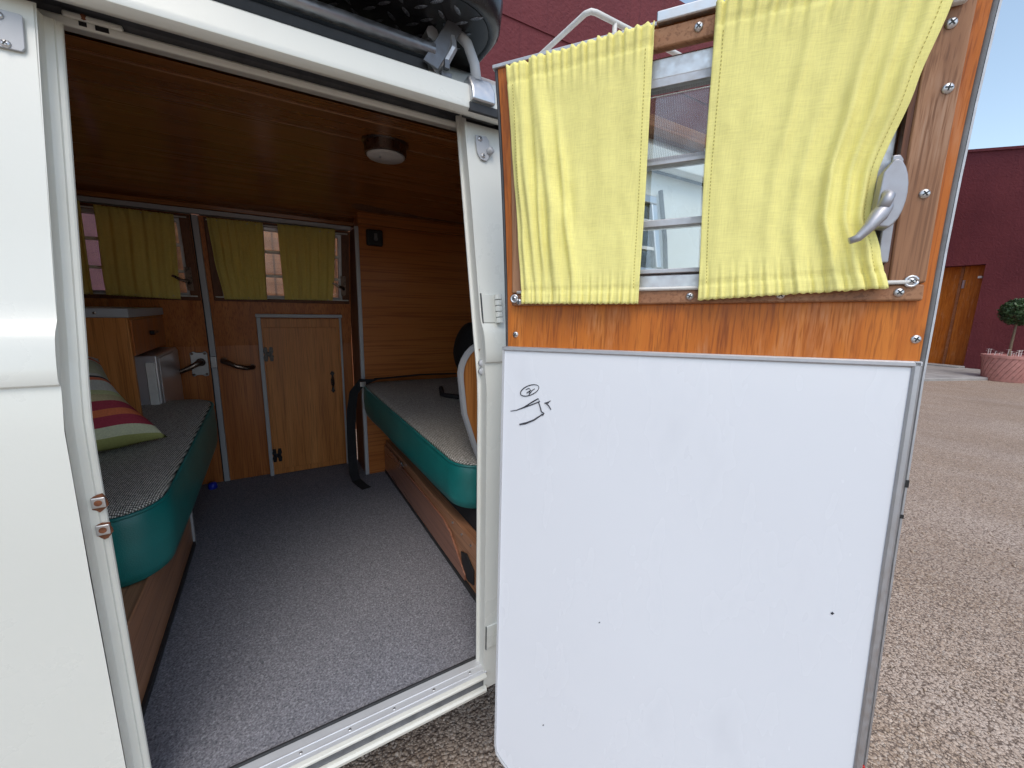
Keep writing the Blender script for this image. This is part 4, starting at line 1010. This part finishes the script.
b = MB(); b.box((.309, .80, 1.688), (.330, .845, 1.696)); b.box((.312, .79, 1.697), (.322, .80, 1.712)); b.build('clip', 'gunmetal', rk, bev=.001)
for x in (-1.2, -.4, .30):
    b = MB(); b.tube([(x, .82, 1.752 + .012), (x, 2.10, 1.752 + .012)], .012, 8); b.build('cross_bar', 'alu_dull', rk)
# low railing round the rear deck
rx = .655
b = MB(); z = 1.912
b.tube([(rx, 2.1, z), (rx, .815, z), (rx + .006, .803, z), (rx + .018, .800, z), (1.55, .800, z)], .0062, 10); b.build('railing', 'white_plastic', rk, smooth=True)
for x, y in ((rx + .075, .800), (1.1, .800), (1.5, .800), (rx, 1.5), (rx, 2.05)):
    b = MB(); b.tube([(x, y, z), (x, y, 1.70 if y < 1 else 1.85)], .0055, 8); b.build('railing_post', 'white_plastic', rk, smooth=True)
# black tread-plate tray on the rack
tr = thing('tray', 'black tread plate tray with rounded rim lying on the roof rack', 'tray', (-.4, 1.4, 1.775))
tp = rounded_rect(-1.5, .412, .735, 2.15, (.05, .10, .10, .05), 8)
b = MB(); b.prism(lambda x, y, zz: Vector((x, y, zz)), tp, 1.777, 1.783); b.build('base', 'black_gloss', tr)
b = MB(); rows = []
for dx, zz in ((0, 1.778), (.008, 1.772), (.016, 1.78), (.020, 1.82), (.014, 1.88), (.004, 1.885), (.002, 1.83), (.0, 1.784)):
    rr = dense(rounded_rect(-1.5 - dx, .412 + dx, .735 - dx, 2.15 + dx, (.05, .10, .10, .05), 8), .2); rows.append([Vector((x, y, zz)) for x, y in rr])
b.loft(rows, True, False); b.build('rim', 'black_gloss', tr, smooth=True)
b = MB(); rnd = random.Random(5)
i = 0
y = .76
while y < 1.25:
    x = -.55 + (i % 2) * .019
    j = 0
    while x < .38:
        a = R(45) * (1 if (i + j) % 2 else -1); dx, dy = math.cos(a), math.sin(a)
        b.loft([[Vector((x + dx * l + (-dy) * wv, y + dy * l + dx * wv, 1.7765 - h)) for wv, h in ((-w_, 0), (0, hh), (w_, 0))] for l, w_, hh in ((-.013, .0005, .0), (-.008, .003, .0022), (0, .0042, .003), (.008, .003, .0022), (.013, .0005, .0))])
        x += .038; j += 1
    y += .026; i += 1
b.build('tread_pattern', 'tread', tr, smooth=True)
for x in (-1.2, -.4, .30):
    pass
# timber boards on the rear deck
tb = thing('timber_deck', 'reddish timber boards laid on the rear of the roof behind the door window', 'timber', (1.1, 1.2, 1.7))
for q in range(5):
    b = MB(); b.box((.70, .79 + q * .13, 1.722), (1.58, .79 + q * .13 + .115, 1.752)); b.build('board', 'timber', tb, bev=.004)
for xx in (.78, 1.4): b = MB(); b.box((xx, .80, 1.69), (xx + .05, 1.44, 1.7215)); b.build('bearer', 'dark_wood', tb)

# ------------------------------------------------------------------ light, camera, render settings
SUN_EL, SUN_AZ = 60, 203         # azimuth measured clockwise from +Y
wd = bpy.data.worlds.new('World'); bpy.context.scene.world = wd; wd.use_nodes = True
nt = wd.node_tree; bg = nt.nodes['Background']; sk = nt.nodes.new('ShaderNodeTexSky'); sk.sky_type = 'NISHITA'; sk.sun_disc = False
sk.sun_elevation = R(SUN_EL); sk.sun_rotation = R(SUN_AZ); sk.air_density = 1.0; sk.dust_density = 1.5; sk.ozone_density = 1.0
hs = nt.nodes.new('ShaderNodeHueSaturation'); hs.inputs['Saturation'].default_value = .82; hs.inputs['Hue'].default_value = .488; nt.links.new(sk.outputs[0], hs.inputs['Color']); nt.links.new(hs.outputs[0], bg.inputs[0]); bg.inputs[1].default_value = .15
sd = bpy.data.lights.new('Sun', 'SUN'); sd.energy = .75; sd.angle = R(30); sd.color = (1, .92, .79)
so = bpy.data.objects.new('Sun', sd); C.objects.link(so)
dirv = Vector((math.sin(R(SUN_AZ)) * math.cos(R(SUN_EL)), math.cos(R(SUN_AZ)) * math.cos(R(SUN_EL)), math.sin(R(SUN_EL))))
so.rotation_euler = dirv.to_track_quat('Z', 'Y').to_euler()
cam = bpy.data.cameras.new('Camera'); co = bpy.data.objects.new('Camera', cam); C.objects.link(co)
cam.sensor_width = 36; cam.lens = 404.7 / 1024 * 36; cam.clip_start = .02; cam.clip_end = 2000
p_, r_, y_ = R(10.37), R(1.22), R(30.77)
fw = Vector((math.sin(y_) * math.cos(p_), math.cos(y_) * math.cos(p_), -math.sin(p_))); rt = Vector((math.cos(y_), -math.sin(y_), 0)); up = rt.cross(fw)
rt2 = rt * math.cos(r_) + up * math.sin(r_); up2 = -rt * math.sin(r_) + up * math.cos(r_)
co.matrix_world = Matrix(((rt2.x, up2.x, -fw.x, 0), (rt2.y, up2.y, -fw.y, 0), (rt2.z, up2.z, -fw.z, 1.26), (0, 0, 0, 1)))
S_ = bpy.context.scene; S_.camera = co
S_.view_settings.view_transform = 'Standard'; S_.view_settings.look = 'None'; S_.view_settings.exposure = .72; S_.view_settings.gamma = 1
S_.view_settings.use_curve_mapping = False
S_.cycles.max_bounces = 10; S_.cycles.diffuse_bounces = 5; S_.cycles.transparent_max_bounces = 16; S_.cycles.use_denoising = True
